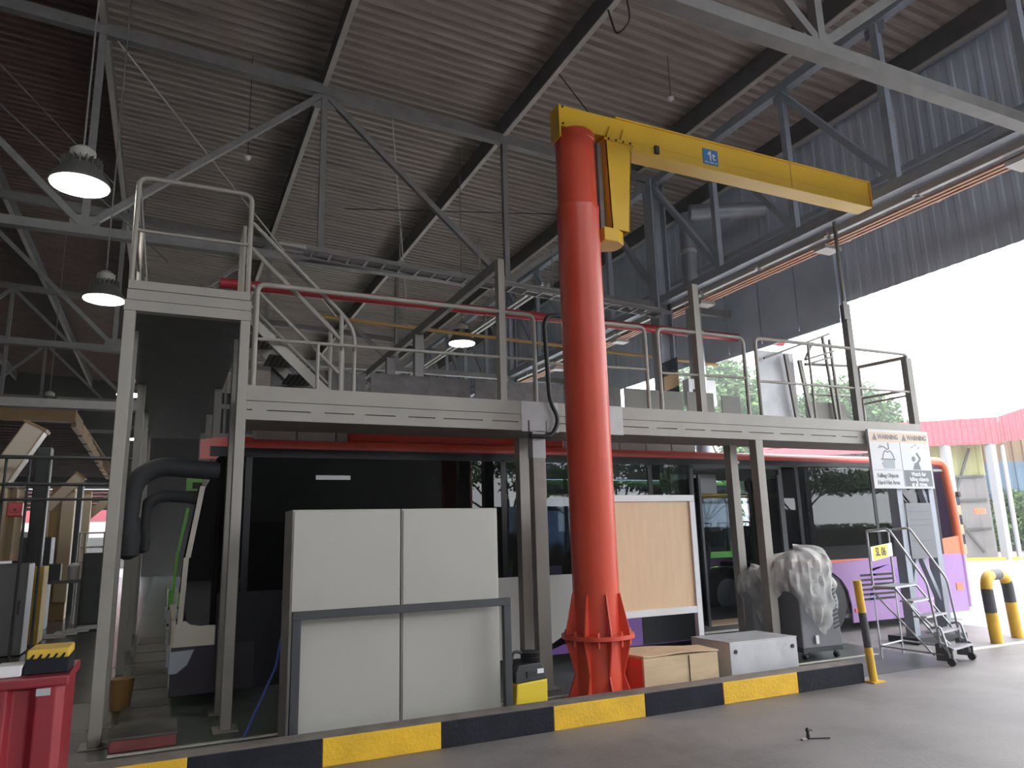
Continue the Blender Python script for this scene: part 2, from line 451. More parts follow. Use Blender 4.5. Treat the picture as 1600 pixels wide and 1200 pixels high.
truss(27.0, 'grey roof truss crossing high in front of the ochre booth canopy')
truss(34.5, 'grey roof truss farthest down the workshop')

# longitudinal girder on the right, columns
g = thing('eaves_girder', 'blue-grey lattice girder running along the right side of the roof', 'girder', (9.2, 0, 6.35))
B(9.12, 9.28, -3, 43.9, 9.0, 9.16).build('top_chord', 'steel_blue', g)
B(9.1, 9.3, -3, 43.9, 6.3, 6.46).build('bottom_chord', 'steel_blue', g)
yy = [11.95 - 1.87 * k for k in range(8)] + [11.95 + 1.87 * k for k in range(1, 17)]
for Y in sorted(yy):
    MB().bar((9.2, Y, 6.4), (9.2, Y, 9.1), 0.11, 0.11).build('vertical', 'steel_blue', g)
    if abs(Y - 11.95) < 4.5 or Y > 12:
        MB().bar((9.2, Y, 9.0), (9.2, Y - 1.87, 6.5), 0.12, 0.1).build('diagonal', 'steel_blue', g)
    B(9.19, 9.21, Y - 0.17, Y + 0.17, 8.85, 9.05).build('gusset_plate', 'steel_blue', g)
for Y, lab in ((11.95, 'blue-grey steel column behind the red jib crane, striped at its foot'), (19.5, 'blue-grey steel column farther down the right side of the bay'), (27.0, 'last blue-grey steel column seen along the right side')):
    t = thing('steel_column', lab, 'column', (9.2, Y, 0))
    m = MB(); m.box(9.02, 9.06, Y - 0.15, Y + 0.15, 0, 9.1); m.box(9.34, 9.38, Y - 0.15, Y + 0.15, 0, 9.1); m.box(9.06, 9.34, Y - 0.02, Y + 0.02, 0, 9.1)
    m.build('shaft', 'steel_blue', t)
    for k in range(16):
        MB().prism([(-0.19, 0), (-0.19, 0.3), (0.19, 0.46), (0.19, 0.16)], 0.012, (9.2, Y - 0.172, 0.2 + k * 0.3), (1, 0, 0), (0, 0, 1)).build('hazard_stripe', 'kerb_b' if k % 2 else 'booth', t)
t = thing('downpipe', 'grey round downpipe hanging beside the steel column, fed by a horizontal pipe', 'pipe', (9.75, 11.6, 0))
T([(9.75, 11.6, 2.5), (9.75, 11.6, 8.3)], 0.16, 16).build('vertical_pipe', 'duct', t, smooth=S30)
T([(9.62, 11.3, 8.2), (11.0, 10.6, 8.2)], 0.17, 16).build('cross_pipe', 'duct', t, smooth=S30)
for z in (7.4, 5.6): T([(9.75, 11.6, z), (9.75, 11.6, z + 0.08)], 0.18, 16).build('pipe_collar', 'rail_pale', t, smooth=S30)
b = thing('control_box', 'pale grey electrical box mounted on the steel column', 'box', (9.62, 11.7, 4.2))
B(9.45, 10.15, 11.55, 11.75, 4.12, 4.66).build('case', 'white', b, bevel=0.01)
B(9.55, 9.6, 11.53, 11.55, 4.36, 4.44).build('lock', 'black', b)
# conductor rails
r = thing('conductor_rail', 'orange crane conductor rails with pale brackets under the right girder', 'rail', (9.55, 0, 6.2))
for i in range(3): B(9.50 + i * 0.1, 9.55 + i * 0.1, 0, 44, 6.16, 6.2).build('conductor_bar', 'rail_orange', r)
B(9.34, 9.42, 0, 44, 6.2, 6.3).build('carrier_channel', 'rail_pale', r)
for k in range(10):
    Y = 4.6 + k * 1.55
    B(9.3, 9.86, Y, Y + 0.07, 6.2, 6.26).build('bracket', 'rail_pale', r)
    if k % 2 == 0: B(9.48, 9.84, Y + 0.2, Y + 0.45, 6.1, 6.17).build('collector', 'rail_pale', r)
r = thing('left_conductor_rail', 'pale twin rails sloping away behind the hanging lamp over the bus roof', 'rail', (6.6, 14, 6.9))
for dx in (0, 0.14): B(6.5 + dx, 6.55 + dx, 12.2, 40, 6.5, 6.56).build('rail_bar', 'rail_pale', r)

# long pipes and trays behind the gantry
tag(T([(0.55, 11.8, 5.66), (12.4, 11.8, 5.74)], 0.085, 12).build('fire_pipe', 'pipe_red', smooth=S30), 'red horizontal fire pipe running behind the platform guard rails', 'pipe')
tag(T([(2.2, 12.3, 5.42), (10.9, 12.3, 5.22)], 0.035, 8).build('ochre_pipe', 'pipe_yellow', smooth=S30), 'thin ochre pipe running level below the red fire pipe', 'pipe')
tag(T([(1.4, 11.7, 6.42), (8.9, 11.7, 6.12)], 0.035, 8).build('pale_pipe', 'pipe_pale', smooth=S30), 'pale conduit strung along the truss behind the jib crane', 'pipe')
t = thing('cable_tray', 'grey ladder cable tray hung under the roof truss behind the lamp', 'cable tray', (4, 11.6, 6.0))
for dy in (0, 0.3): MB().bar((1.8, 11.4 + dy, 6.28), (9.0, 11.4 + dy, 5.96), 0.03, 0.07).build('side_rail', 'steel', t)
m = MB()
for k in range(24): x = 1.9 + k * 0.3; m.bar((x, 11.4, 6.24 - (x - 1.8) * 0.0444), (x, 11.7, 6.24 - (x - 1.8) * 0.0444), 0.04, 0.02)
tag(m.build('rungs', 'steel', t), kind='stuff')
for x in (3.4, 4.9, 6.4): T([(x, 11.55, 6.2 - (x - 1.8) * 0.0444), (x, 11.55, 7.0)], 0.012, 6).build('hanger', 'steel', t)
# thin stay rods under the roof
def rod(p, q, lab, r=0.012, m='steel'):
    tag(T([p, q], r, 6).build('stay_rod', m), lab, 'rod')
rod((-1.17, 12, 9.6), (3.3, 16, 6.5), 'thin pale stay rod falling rightward from the purlin by the nearest lamp', 0.016, 'rail_pale')
rod((3.4, 12.1, 9.4), (5.5, 18, 7.6), 'thin pale stay rod hanging from the top chord left of the jib crane', 0.014, 'rail_pale')
rod((-3.3, 12, 9.4), (-1.3, 15, 8.5), 'thin dark stay rod crossing above the nearest hanging lamp', 0.012)
rod((-4.6, 12, 9.9), (-0.3, 16.5, 7.6), 'dark stay rod slanting under the roof in the upper left corner', 0.016)
rod((5.60, 9.6, 9.3), (4.4, 6.7, 6.46), 'thin dark cable hanging from the purlin to the jib crane head', 0.01, 'black')
rod((2.9, 13.8, 8.2), (8.3, 13.8, 9.0), 'thin dark wire crossing the roof above the guard rails left of the crane', 0.01, 'black')
tag(T(fillet([(5.6, 7.6, 9.45), (5.75, 7.7, 9.0), (5.62, 7.9, 8.85), (5.6, 8.05, 9.4)], 0.25), 0.014, 6).build('hanging_cable', 'black', smooth=S30), 'black looped cable drooping from the purlin above the crane', 'cable')
for i, (x, y, z) in enumerate(((0.9, 12.3, 8.1), (7.45, 9.0, 8.9))):
    d = thing('smoke_detector', ('small white detector under the dark roof left of the crane', 'small white detector on the roof above the yellow jib arm')[i], 'detector', (x, y, z))
    MB().lathe([(0.03, 0), (0.06, 0.03), (0.06, 0.06), (0.02, 0.07)], 12, (x, y, z)).build('body', 'white', d, smooth=S30)
    T([(x, y, z + 0.06), (x, y, zc(x) + 0.52)], 0.006, 6).build('wire', 'black', d)

# ---------------------------------------------------------------- high bay lamps
def lamp(loc, lab):
    t = thing('high_bay_lamp', lab, 'lamp', (0, 0, 0))
    MB().lathe([(0.275, 0.0), (0.27, 0.02), (0.26, 0.06), (0.2, 0.14), (0.17, 0.2)], 28).build('shade', 'lamp_shade', t, smooth=S30)
    MB().lathe([(0.262, -0.012), (0.262, 0.012)], 28).build('diffuser', 'lamp_glow', t)
    m = MB()
    for k in range(20):
        a = 2*PI*k/20; c, s = math.cos(a), math.sin(a)
        m.bar((0.16*c, 0.16*s, 0.17), (0.16*c, 0.16*s, 0.27), 0.012, 0.06, (c, s, 0))
    tag(m.build('cooling_fins', 'lamp_shade', t), kind='stuff')
    MB().lathe([(0.1, 0.27), (0.12, 0.29), (0.12, 0.37), (0.06, 0.42), (0.02, 0.44)], 16).build('driver_cap', 'lamp_cap', t, smooth=S30)
    T([(0, 0, 0.44), (0, 0, 4.95)], 0.01, 6).build('suspension_wire', 'steel', t)
    t.location = loc
    return t
L0 = lamp((-0.99, 7.97, 5.22), 'glowing high bay lamp nearest the camera, hanging at the upper left')
LM = [((-0.99, 11.47, 5.1), 'glowing high bay lamp second in the left row, left of the stair landing'), ((5.27, 13.44, 5.5), 'glowing high bay lamp over the bus roof behind the guard rails'),
      ((-0.95, 19.0, 5.1), 'small far high bay lamp beside the grey portal post'), ((-0.95, 24.5, 4.75), 'tiny far high bay lamp below another, right of the portal post'),
      ((-3.0, 22.5, 5.3), 'tiny high bay lamp above the ochre booth')]
for loc, lab in LM:
    c = copy_tree(L0); c.location = loc; c['label'] = lab
    for ch in c.children:
        if ch.name.startswith('suspension_wire'): ch.scale.z = (zc(loc[0]) + 0.49 - loc[2]) / 4.95

# thin scatter volume added to imitate the veil of lens glare
hz = D.materials.new('added_glare_haze'); hz.use_nodes = True
hz.node_tree.nodes.remove(hz.node_tree.nodes['Principled BSDF'])
vs_ = hz.node_tree.nodes.new('ShaderNodeVolumeScatter'); vs_.inputs['Color'].default_value = (0.94, 0.975, 1.0, 1); vs_.inputs['Density'].default_value = 0.0022; vs_.inputs['Anisotropy'].default_value = 0.6
hz.node_tree.links.new(vs_.outputs[0], hz.node_tree.nodes['Material Output'].inputs['Volume'])
hb = B(-13.9, 90, -6, 90, 0.01, 60).build('glare_haze', hz); hb['kind'] = 'structure'

# ================================================================ KERB
k = thing('striped_kerb', 'long concrete kerb painted in yellow and black blocks along the bay edge', 'kerb', (2, 6, 0))
X0 = [-0.55, 0.245, 1.165, 2.098, 3.114, 4.055, 4.963, 5.929, 6.876]
for i in range(8):
    B(X0[i], X0[i+1] - 0.002, 5.9, 5.925, 0, 0.198).build('kerb_block', 'kerb_y' if i % 2 == 0 else 'kerb_b', k, bevel=0.006)
B(-0.55, 6.876, 5.91, 6.13, 0, 0.2).build('kerb_top', 'kerb_top', k, bevel=0.008)
m = MB().prism([(2.27, 0.118), (2.31, 0.13), (2.36, 0.128), (2.42, 0.152), (2.5, 0.162), (2.44, 0.166), (2.36, 0.154), (2.3, 0.148)], 0.002, (0, 5.8985, 0)); m.build('black_scuff', 'kerb_b', k)
B(6.876, 6.878, 5.9, 6.13, 0, 0.19).build('kerb_end', 'kerb_b', k)

# ================================================================ JIB CRANE
cx, cy = 4.045, 6.65
J = thing('jib_crane', 'orange-red pillar jib crane with a long yellow arm, standing behind the kerb', 'crane', (cx, cy, 0))
P_ = MB().lathe([(0.238, 0.02), (0.238, 5.2), (0.243, 5.21), (0.243, 5.26), (0.226, 5.28), (0.226, 6.08), (0.236, 6.09), (0.236, 6.16), (0.2, 6.2)], 48, (cx, cy, 0)).build('column', 'red', J, smooth=0.5)
MB().lathe([(0.37, 0.61), (0.37, 0.65)], 48, (cx, cy, 0)).build('flange_ring', 'red', J, smooth=0.5, bevel=0.004)
MB().lathe([(0.37, 0.0), (0.37, 0.03)], 48, (cx, cy, 0)).build('base_plate', 'red', J, smooth=0.5)
for q in range(8):
    a = 2*PI*q/8 + 0.635; u = (math.cos(a), math.sin(a), 0); w = (-math.sin(a), math.cos(a), 0)
    o = (cx - w[0]*0.007, cy - w[1]*0.007, 0)
    MB().prism([(0.225, 0.65), (0.345, 0.65), (0.335, 0.72), (0.262, 1.04), (0.225, 1.04)], 0.014, o, u, (0,0,1), w).build('upper_gusset', 'red', J)
    MB().prism([(0.225, 0.61), (0.345, 0.61), (0.34, 0.56), (0.26, 0.27), (0.345, 0.04), (0.345, 0.03), (0.225, 0.03)], 0.014, o, u, (0,0,1), w).build('lower_gusset', 'red', J)
    a2 = a + PI/8; bx, by = cx + 0.32*math.cos(a2), cy + 0.32*math.sin(a2)
    MB().lathe([(0.018, 0.545), (0.018, 0.69)], 6, (bx, by, 0)).build('flange_bolt', 'red', J)
A_ = MB()
ay = cy - 0.02
A_.box(3.80, 8.84, ay - 0.1, ay + 0.1, 6.2, 6.46); A_.box(4.42, 8.84, ay - 0.1, ay + 0.1, 6.09, 6.2)
A_.build('arm_web', 'yellow', J, bevel=0.004)
B(4.72, 8.86, ay - 0.125, ay + 0.125, 6.07, 6.09).build('arm_bottom_flange', 'yellow', J)
B(4.55, 8.86, ay - 0.115, ay + 0.115, 6.46, 6.48).build('arm_top_flange', 'yellow', J)
B(8.84, 8.86, ay - 0.125, ay + 0.125, 6.07, 6.48).build('arm_end_plate', 'yellow', J)
B(3.78, 3.8, ay - 0.105, ay + 0.105, 6.06, 6.47).build('head_end_plate', 'yellow', J)
B(7.33, 7.337, ay - 0.102, ay - 0.1001, 6.09, 6.46).build('weld_seam', 'black', J)
for x, z in ((3.83, 6.44), (3.83, 6.23)): T([(x, ay - 0.112, z), (x, ay - 0.1, z)], 0.014, 6).build('head_bolt', 'black', J)
br = MB().prism([(4.39, 6.17), (4.755, 6.17), (4.655, 5.04), (4.42, 5.04)], 0.02, (0, cy - 0.13, 0)).build('bracket_plate', 'yellow', J)
MB().prism([(4.39, 6.17), (4.755, 6.17), (4.655, 5.04), (4.42, 5.04)], 0.02, (0, cy + 0.11, 0)).build('bracket_plate', 'yellow', J)
m = MB(); m.add([(4.39, cy-0.13, 6.17), (4.42, cy-0.13, 5.04), (4.42, cy+0.13, 5.04), (4.39, cy+0.13, 6.17), (4.402, cy-0.13, 6.17), (4.432, cy-0.13, 5.04), (4.432, cy+0.13, 5.04), (4.402, cy+0.13, 6.17)],
      [(0,1,2,3), (7,6,5,4), (0,4,5,1), (1,5,6,2), (2,6,7,3), (3,7,4,0)]); m.build('bracket_spine', 'yellow', J)
m = MB(); m.bar((4.75, cy, 6.17), (4.65, cy, 5.04), 0.26, 0.014, (1, 0, 0)); m.build('bracket_front_plate', 'yellow', J)
B(4.36, 4.78, cy - 0.15, cy + 0.15, 6.14, 6.17).build('bracket_top_plate', 'yellow', J)
for x in (4.42, 4.52, 4.62, 4.72): T([(x, cy - 0.16, 6.155), (x, cy - 0.14, 6.155)], 0.014, 6).build('bracket_bolt', 'black', J)
for x in (4.47, 4.66): MB().prism([(x - 0.07, 6.17), (x + 0.07, 6.17), (x + 0.02, 6.33), (x - 0.02, 6.33)], 0.012, (0, cy - 0.15, 0)).build('stiffener', 'yellow', J)
m = MB()
prof = [(0.2 * math.cos(t), 0.2 * math.sin(t)) for t in [PI * (-0.5 + i/12) for i in range(13)]]
MB().prism([(4.28, -0.17), (4.46, -0.17), (4.58, -0.1), (4.6, 0.0), (4.58, 0.1), (4.46, 0.17), (4.28, 0.17)], 0.16, (0, cy, 4.87), (1,0,0), (0,1,0), (0,0,1)).build('roller_block', 'yellow', J, bevel=0.01)
B(4.335, 4.385, cy - 0.03, cy + 0.03, 5.0, 6.15).build('slew_shaft', 'steel', J)
B(5.09, 5.15, ay - 0.13, ay - 0.1, 6.12, 6.22).build('cable_clip', 'dark', J)
pl = B(5.84, 6.08, ay - 0.107, ay - 0.1, 6.15, 6.36).build('capacity_plate', 'blue', J)
MB().prism([(5.945, 6.205), (5.945, 6.29), (5.915, 6.275), (5.915, 6.298), (5.95, 6.335), (5.968, 6.335), (5.968, 6.205)], 0.002, (0, ay - 0.1095, 0)).build('lettering', 'white', pl)
text('t', 0.15, 'white', pl, (6.01, ay - 0.1095, 6.265), bold=0.004)
m = MB()
for i, w in enumerate((0.03, 0.02, 0.035, 0.02, 0.03)): m.box(5.865 + i*0.04, 5.865 + i*0.04 + w, ay - 0.1085, ay - 0.107, 6.172, 6.187)
m.build('small_print', 'white', pl)

# ================================================================ ACCESS GANTRY
YF, YR = 7.4, 8.15
G = thing('access_gantry', 'long taupe steel access gantry with guard rails standing alongside the bus', 'gantry', (5, 7.7, 0))
# front fascia: three channels with a recess line and skip-weld slits between
B(0.645, 10.46, YF, YF + 0.08, 3.0, 3.15).build('fascia_upper', 'gantry', G)
B(0.645, 10.46, YF + 0.004, YF + 0.08, 2.913, 2.994).build('fascia_middle', 'gantry', G)
B(0.645, 10.46, YF, YF + 0.08, 2.81, 2.9).build('fascia_lower', 'gantry', G)
x = 0.70; slots = []
while x < 9.6:
    w = random.choice((0.12, 0.14, 0.1)); B(x, x + w, YF + 0.002, YF + 0.04, 2.899, 2.914).build('weld_fill', 'gantry', G); x += random.choice((0.44, 0.56, 0.6, 0.62))
B(0.65, 10.46, YF + 0.03, YF + 0.06, 2.82, 3.14).build('fascia_core', 'gantry_dark', G)
B(0.65, 10.46, YF + 0.08, YR, 3.09, 3.13).build('deck', 'checker', G)
B(0.65, 10.46, YF + 0.06, YR, 2.812, 2.83).build('soffit_plate', 'gantry', G)
B(0.65, 10.46, YR - 0.08, YR, 2.83, 3.12).build('rear_beam', 'gantry_dark', G)
for k in range(11): B(0.9 + k * 0.94, 1.0 + k * 0.94, YF + 0.08, YR - 0.08, 2.9, 3.09).build('joist', 'gantry_dark', G)
B(3.62, 4.1, YF - 0.003, YF + 0.004, 2.80, 3.152).build('primer_patch', 'primer', G)
B(4.2, 5.0, YF - 0.003, YF + 0.004, 2.80, 3.152).build('primer_patch', 'primer', G)
for (a, b) in ((3.7, 3.72), (3.93, 3.94)): B(a, b, YF - 0.0045, YF - 0.003, 2.8, 2.93).build('plate_joint', 'black', G)
def post(x0, x1, y0, y1, z1, m='gantry'):
    p = B(x0, x1, y0, y1, 0.012, z1).build('post', m, G, bevel=0.006)
    B(x0 - 0.06, x1 + 0.06, y0 - 0.06, y1 + 0.06, 0.004, 0.014).build('base_plate', m, G)
    return p
p2 = post(3.755, 3.915, YF, YF + 0.12, 2.81); B(3.752, 3.918, YF - 0.003, YF + 0.123, 2.5, 2.81).build('primer_band', 'primer', p2)
post(7.1, 7.23, YF, YF + 0.13, 2.81)
for x in (3.88, 7.2): post(x, x + 0.13, YR - 0.13, YR, 2.85)
# left portal carrying the stair landing and the cross walkway
for x0, x1 in ((-0.47, -0.37), (0.555, 0.648)):
    post(x0, x1, YF, YF + 0.13, 3.8); post(x0, x1, YR, YR + 0.12, 3.8, 'gantry_dark')
B(-0.472, 0.65, YF - 0.004, YF + 0.1, 3.8, 3.9).build('landing_lower_fascia', 'gantry', G)
B(-0.455, 0.65, YF - 0.002, YF + 0.1, 3.906, 4.005).build('landing_middle_fascia', 'gantry', G)
B(-0.45, 0.635, YF - 0.006, YF + 0.06, 4.011, 4.095).build('landing_toe_plate', 'gantry', G)
B(-0.46, 0.64, YF + 0.1, 17.0, 3.84, 3.98).build('walkway_deck', 'dark', G)
for y0 in (9.6, 11.2, 13.6, 16.0):
    for x0 in (-0.46, 0.54): B(x0, x0 + 0.1, y0, y0 + 0.12, 0.0, 3.84).build('walkway_post', 'gantry_dark', G) if y0 > 11.15 else None
def rail(pts, r=0.024, name='guard_rail', rad=0.09, m='gantry', par=None): return T(fillet(pts, rad), r, 10).build(name, m, par or G, smooth=S30)
rail([(-0.43, YF + 0.03, 4.09), (-0.43, YF + 0.03, 5.16), (0.61, YF + 0.03, 5.16), (0.61, YF + 0.03, 3.9)])
rail([(-0.43, YF + 0.03, 4.61), (0.61, YF + 0.03, 4.61)], 0.017, 'mid_rail')
for y in (8.6, 10.2): T([(-0.43, y, 3.98), (-0.43, y, 5.1)], 0.022, 8).build('rail_post', 'gantry', G, smooth=S30)
rail([(-0.43, YF + 0.1, 5.1), (-0.43, 16.9, 5.1)], 0.022, 'walkway_rail', m='gantry_dark')
rail([(-0.43, YF + 0.1, 4.6), (-0.43, 16.9, 4.6)], 0.018, 'walkway_rail', m='gantry_dark')
for y in (8.0, 8.14, 8.4): T([(0.6, y, 3.98), (0.6, y, 5.05)], 0.02, 8).build('rail_post', 'gantry', G, smooth=S30)
# platform guard rails
zt = 4.205
rail([(0.70, YF + 0.03, 3.15), (0.70, YF + 0.03, zt), (3.83, YF + 0.03, zt), (3.83, YF + 0.03, 3.15)], 0.028)
rail([(4.0, YF + 0.03, zt), (5.43, YF + 0.03, zt + 0.01), (5.43, YF + 0.03, 3.15)], 0.026)
rail([(5.63, YF + 0.03, 3.15), (5.63, YF + 0.03, zt + 0.02), (7.07, YF + 0.03, zt + 0.02), (7.07, YF + 0.03, 3.15)], 0.026)
rail([(7.29, YF + 0.03, 3.15), (7.29, YF + 0.03, zt + 0.04), (10.42, YF + 0.03, zt + 0.06), (10.42, YF + 0.03, 3.15)], 0.026)
for a, b in ((0.68, 3.83), (4.0, 5.43), (5.63, 7.07), (7.29, 10.42)): rail([(a, YF + 0.03, 3.63), (b, YF + 0.03, 3.66)], 0.018, 'mid_rail')
for x in (1.32, 8.3): T([(x, YF + 0.03, 3.15), (x, YF + 0.03, 3.64 if x < 2 else 4.24)], 0.018, 8).build('rail_post', 'gantry', G, smooth=S30)
# rear rail, right part
rail([(9.0, YR, 4.16), (10.2, YR, 4.22), (10.2, YR, 3.15)], 0.024)
rail([(9.05, YR, 3.68), (10.2, YR, 3.7)], 0.018, 'mid_rail')
B(10.36, 10.48, YF, YF + 0.1, 3.15, 4.2).build('end_post', 'gantry_dark', G)
rail([(10.42, YF + 0.05, 4.22), (10.2, YR, 4.2)], 0.03, 'end_rail'); rail([(10.42, YF + 0.05, 3.7), (10.2, YR, 3.68)], 0.022, 'end_rail'); rail([(10.42, YF + 0.05, 3.62), (10.2, YR, 3.58)], 0.016, 'end_rail')
# tall fall-arrest posts and their beams
B(3.37, 3.45, YF, YF + 0.1, 3.15, 4.85).build('anchor_post', 'gantry', G); B(6.24, 6.33, YF, YF + 0.1, 3.15, 4.9).build('anchor_post', 'gantry', G)
MB().bar((3.41, YF + 0.1, 4.8), (3.41, 17.0, 4.8), 0.07, 0.13).build('anchor_beam', 'steel', G)
for y in (10.5, 12.1, 16.9): B(3.34, 3.48, y, y + 0.12, 3.0 if y > 11 else 2.84, 4.74).build('anchor_post', 'steel', G)
B(9.14, 9.24, YF, YF + 0.1, 3.15, 4.95).build('anchor_post', 'gantry_dark', G)
T([(9.19, YF + 0.05, 4.9), (9.19, YF + 0.05, 6.45)], 0.03, 10).build('anchor_mast', 'steel', G, smooth=S30)
B(9.08, 9.17, YF - 0.02, YF, 4.7, 4.98).build('mast_clamp', 'steel', G)
# toe boards on the bus side
for i, (a, b) in enumerate(((0.95, 2.0), (2.06, 3.3), (3.36, 4.6), (4.66, 5.5), (5.56, 6.55), (6.62, 7.1))):
    B(a, b, YR + 0.0, YR + 0.015, 3.12, 3.52 + 0.012 * i).build('toe_board', 'checker' if i < 4 else 'gantry_dark', G)
for (a, b) in ((7.25, 7.6), (8.92, 9.8)): B(a, b, YR, YR + 0.015, 3.12, 3.56).build('toe_board', 'gantry_dark', G)
B(8.02, 8.78, YR + 0.02, YR + 0.035, 3.12, 4.32).build('gate_plate', 'alu', G)
for x, x1_, z1_ in ((8.54, 8.66, 4.27), (8.82, 8.97, 4.2), (9.38, 9.5, 4.64), (9.53, 9.58, 4.6)): MB().bar((x1_, YR - 0.06, 3.14), (x, YR - 0.06, z1_), 0.07 if x < 9 else 0.035, 0.04).build('gate_post', 'gantry', G)
for x0, z0, x1, z1 in ((8.05, 4.16, 9.5, 4.68), (8.9, 4.2, 9.56, 4.4), (8.9, 4.12, 9.5, 4.3), (8.9, 4.2, 9.1, 4.5)): MB().bar((x0, YR - 0.1, z0), (x1, YR - 0.1, z1), 0.03, 0.03).build('gate_bar', 'gantry_dark', G)
# stair from the platform to the landing
S = MB(); S.prism([(0.66, 3.92), (0.66, 3.80), (1.34, 3.15), (1.50, 3.15)], 0.03, (0, 7.52, 0))
st = S.build('stair_stringer', 'gantry', G)
MB().prism([(0.66, 3.92), (0.66, 3.80), (1.34, 3.15), (1.50, 3.15)], 0.03, (0, YR - 0.04, 0)).build('stair_stringer', 'gantry', G)
for i in range(4):
    z = 3.32 + i * 0.19; x = 1.22 - i * 0.2
    tr = B(x - 0.16, x + 0.12, 7.56, YR - 0.05, z, z + 0.01).build('stair_tread', 'tread', G)
    m = MB()
    for a in range(5):
        for b_ in range(7): m.box(x - 0.145 + a * 0.054, x - 0.115 + a * 0.054, 7.59 + b_ * 0.07, 7.63 + b_ * 0.07, z - 0.004, z + 0.0002)
    tag(m.build('tread_holes', 'gantry', tr), kind='stuff')
for y in (7.54, YR - 0.03):
    rail([(0.64, y, 4.9), (1.6, y, 4.0), (1.72, y, 3.82), (1.72, y, 3.15)], 0.022, 'stair_handrail', 0.15)
    rail([(0.66, y, 4.22), (1.56, y, 3.36)], 0.018, 'stair_mid_rail')
    if y < 7.6: rail([(0.66, y, 4.60), (1.58, y, 3.72)], 0.02, 'stair_mid_rail')
    T([(1.58, y, 3.15), (1.58, y, 4.03)], 0.022, 8).build('stair_post', 'gantry', G, smooth=S30)
# lattice end support on the right
for x in (9.72, 10.42):
    B(x, x + 0.11, YF - 0.02, YF + 0.13, 0.02, 2.81).build('lattice_post', 'steel_blue', G)
for p, q in (((9.8, 1.95), (10.05, 2.8)), ((10.1, 2.8), (10.42, 1.95)), ((9.83, 0.6), (10.06, 1.3)), ((10.08, 1.3), (10.42, 0.55))):
    MB().bar((p[0], YF + 0.05, p[1]), (q[0], YF + 0.05, q[1]), 0.06, 0.08, (0, 1, 0)).build('lattice_brace', 'steel_blue', G)
B(9.55, 10.6, YF - 0.18, YF + 0.3, 0.004, 0.09).build('lattice_base', 'dark', G)
ib = B(9.84, 10.4, YF - 0.04, YF - 0.025, 1.15, 1.95).build('notice_board', 'machine', G)
m = MB()
for z in (1.82, 1.7, 1.62, 1.4): m.box(9.9, 10.34, YF - 0.043, YF - 0.04, z, z + 0.014)
m.build('notice_rules', 'sign_d', ib)

# hose over the rail
tag(T(fillet([(4.6, YF - 0.05, 4.19), (4.0, YF - 0.05, 4.21), (3.93, YF - 0.05, 4.1), (3.97, YF - 0.05, 3.15), (4.08, YF - 0.06, 2.95), (3.98, YF - 0.06, 2.74), (3.7, YF - 0.05, 2.74)], 0.15), 0.026, 10).build('hose', 'black', smooth=S30),
    'black hose hooked over the guard rail just left of the red crane column', 'hose')

# ================================================================ WARNING SIGN
sx0, sx1, sz0, sz1, sy = 9.19, 10.49, 2.16, 3.02, YF - 0.06
s = thing('warning_sign', 'white double warning board hung at the right end of the gantry', 'sign', (9.84, sy, 2.16))
bd = B(sx0, sx1, sy - 0.02, sy + 0.02, sz0, sz1).build('board', 'sign_w', s)
fy = sy - 0.0215
def flat(poly, name, m, par, y=fy): return MB().prism(poly, 0.002, (0, y, 0)).build(name, m, par)
mid = (sx0 + sx1) / 2
for i, (a, b) in enumerate(((sx0 + 0.03, mid - 0.01), (mid + 0.01, sx1 - 0.03))):
    flat([(a, 2.84), (b, 2.84), (b, 2.985), (a, 2.985)], 'header_strip', 'sign_o', s)
    flat([(a + 0.04, 2.865), (a + 0.14, 2.865), (a + 0.09, 2.965)], 'warning_triangle', 'sign_d', s, fy - 0.002)
    text('WARNING', 0.1, 'sign_d', s, ((a + b) / 2 + 0.07, fy - 0.002, 2.912), sx=0.9, bold=0.002)
B(mid - 0.004, mid + 0.004, sy - 0.0225, sy - 0.02, sz0 + 0.03, 2.84).build('divider_line', 'sign_g', s)
B(sx0 + 0.03, mid - 0.01, sy - 0.0225, sy - 0.02, 2.425, 2.431).build('divider_line', 'sign_g', s)
flat([(mid + 0.015, sz0 + 0.03), (sx1 - 0.03, sz0 + 0.03), (sx1 - 0.03, 2.43), (mid + 0.015, 2.43)], 'dark_caption_panel', 'sign_d', s)
text('Falling Objects', 0.085, 'sign_d', s, (9.5, fy - 0.001, 2.345), sx=0.88, bold=0.001)
text('Hard Hat Area', 0.085, 'sign_d', s, (9.5, fy - 0.001, 2.245), sx=0.9, bold=0.001)
for i, w in enumerate(('Watch for', 'falling objects', 'at all times.')): text(w, 0.085, 'white', s, (10.16, fy - 0.004, 2.37 - i * 0.075), sx=0.9, bold=0.002)
# pictograms: hook falling on a hard hat; crouching figure under falling bits
hx = 9.55
flat([(hx - 0.1, 2.45), (hx + 0.12, 2.45), (hx + 0.13, 2.57), (hx - 0.1, 2.57), (hx - 0.15, 2.52)], 'head_pictogram', 'sign_g', s)
def stroke(pts, name, w=0.014, m='sign_d'):
    mb = MB()
    for p, q in zip(pts, pts[1:]): mb.bar((p[0], fy, p[1]), (q[0], fy, q[1]), w, 0.004, (0, 1, 0))
    return mb.build(name, m, s)
stroke([(hx - 0.15, 2.585), (hx + 0.15, 2.585)], 'hat_brim', 0.018)
stroke([(hx - 0.12, 2.59), (hx - 0.09, 2.67), (hx - 0.05, 2.71), (hx, 2.69), (hx + 0.05, 2.71), (hx + 0.1, 2.67), (hx + 0.13, 2.59)], 'hat_dome')
stroke([(hx + 0.03, 2.83), (hx + 0.035, 2.74), (hx, 2.73), (hx - 0.07, 2.77), (hx - 0.13, 2.77)], 'hook')
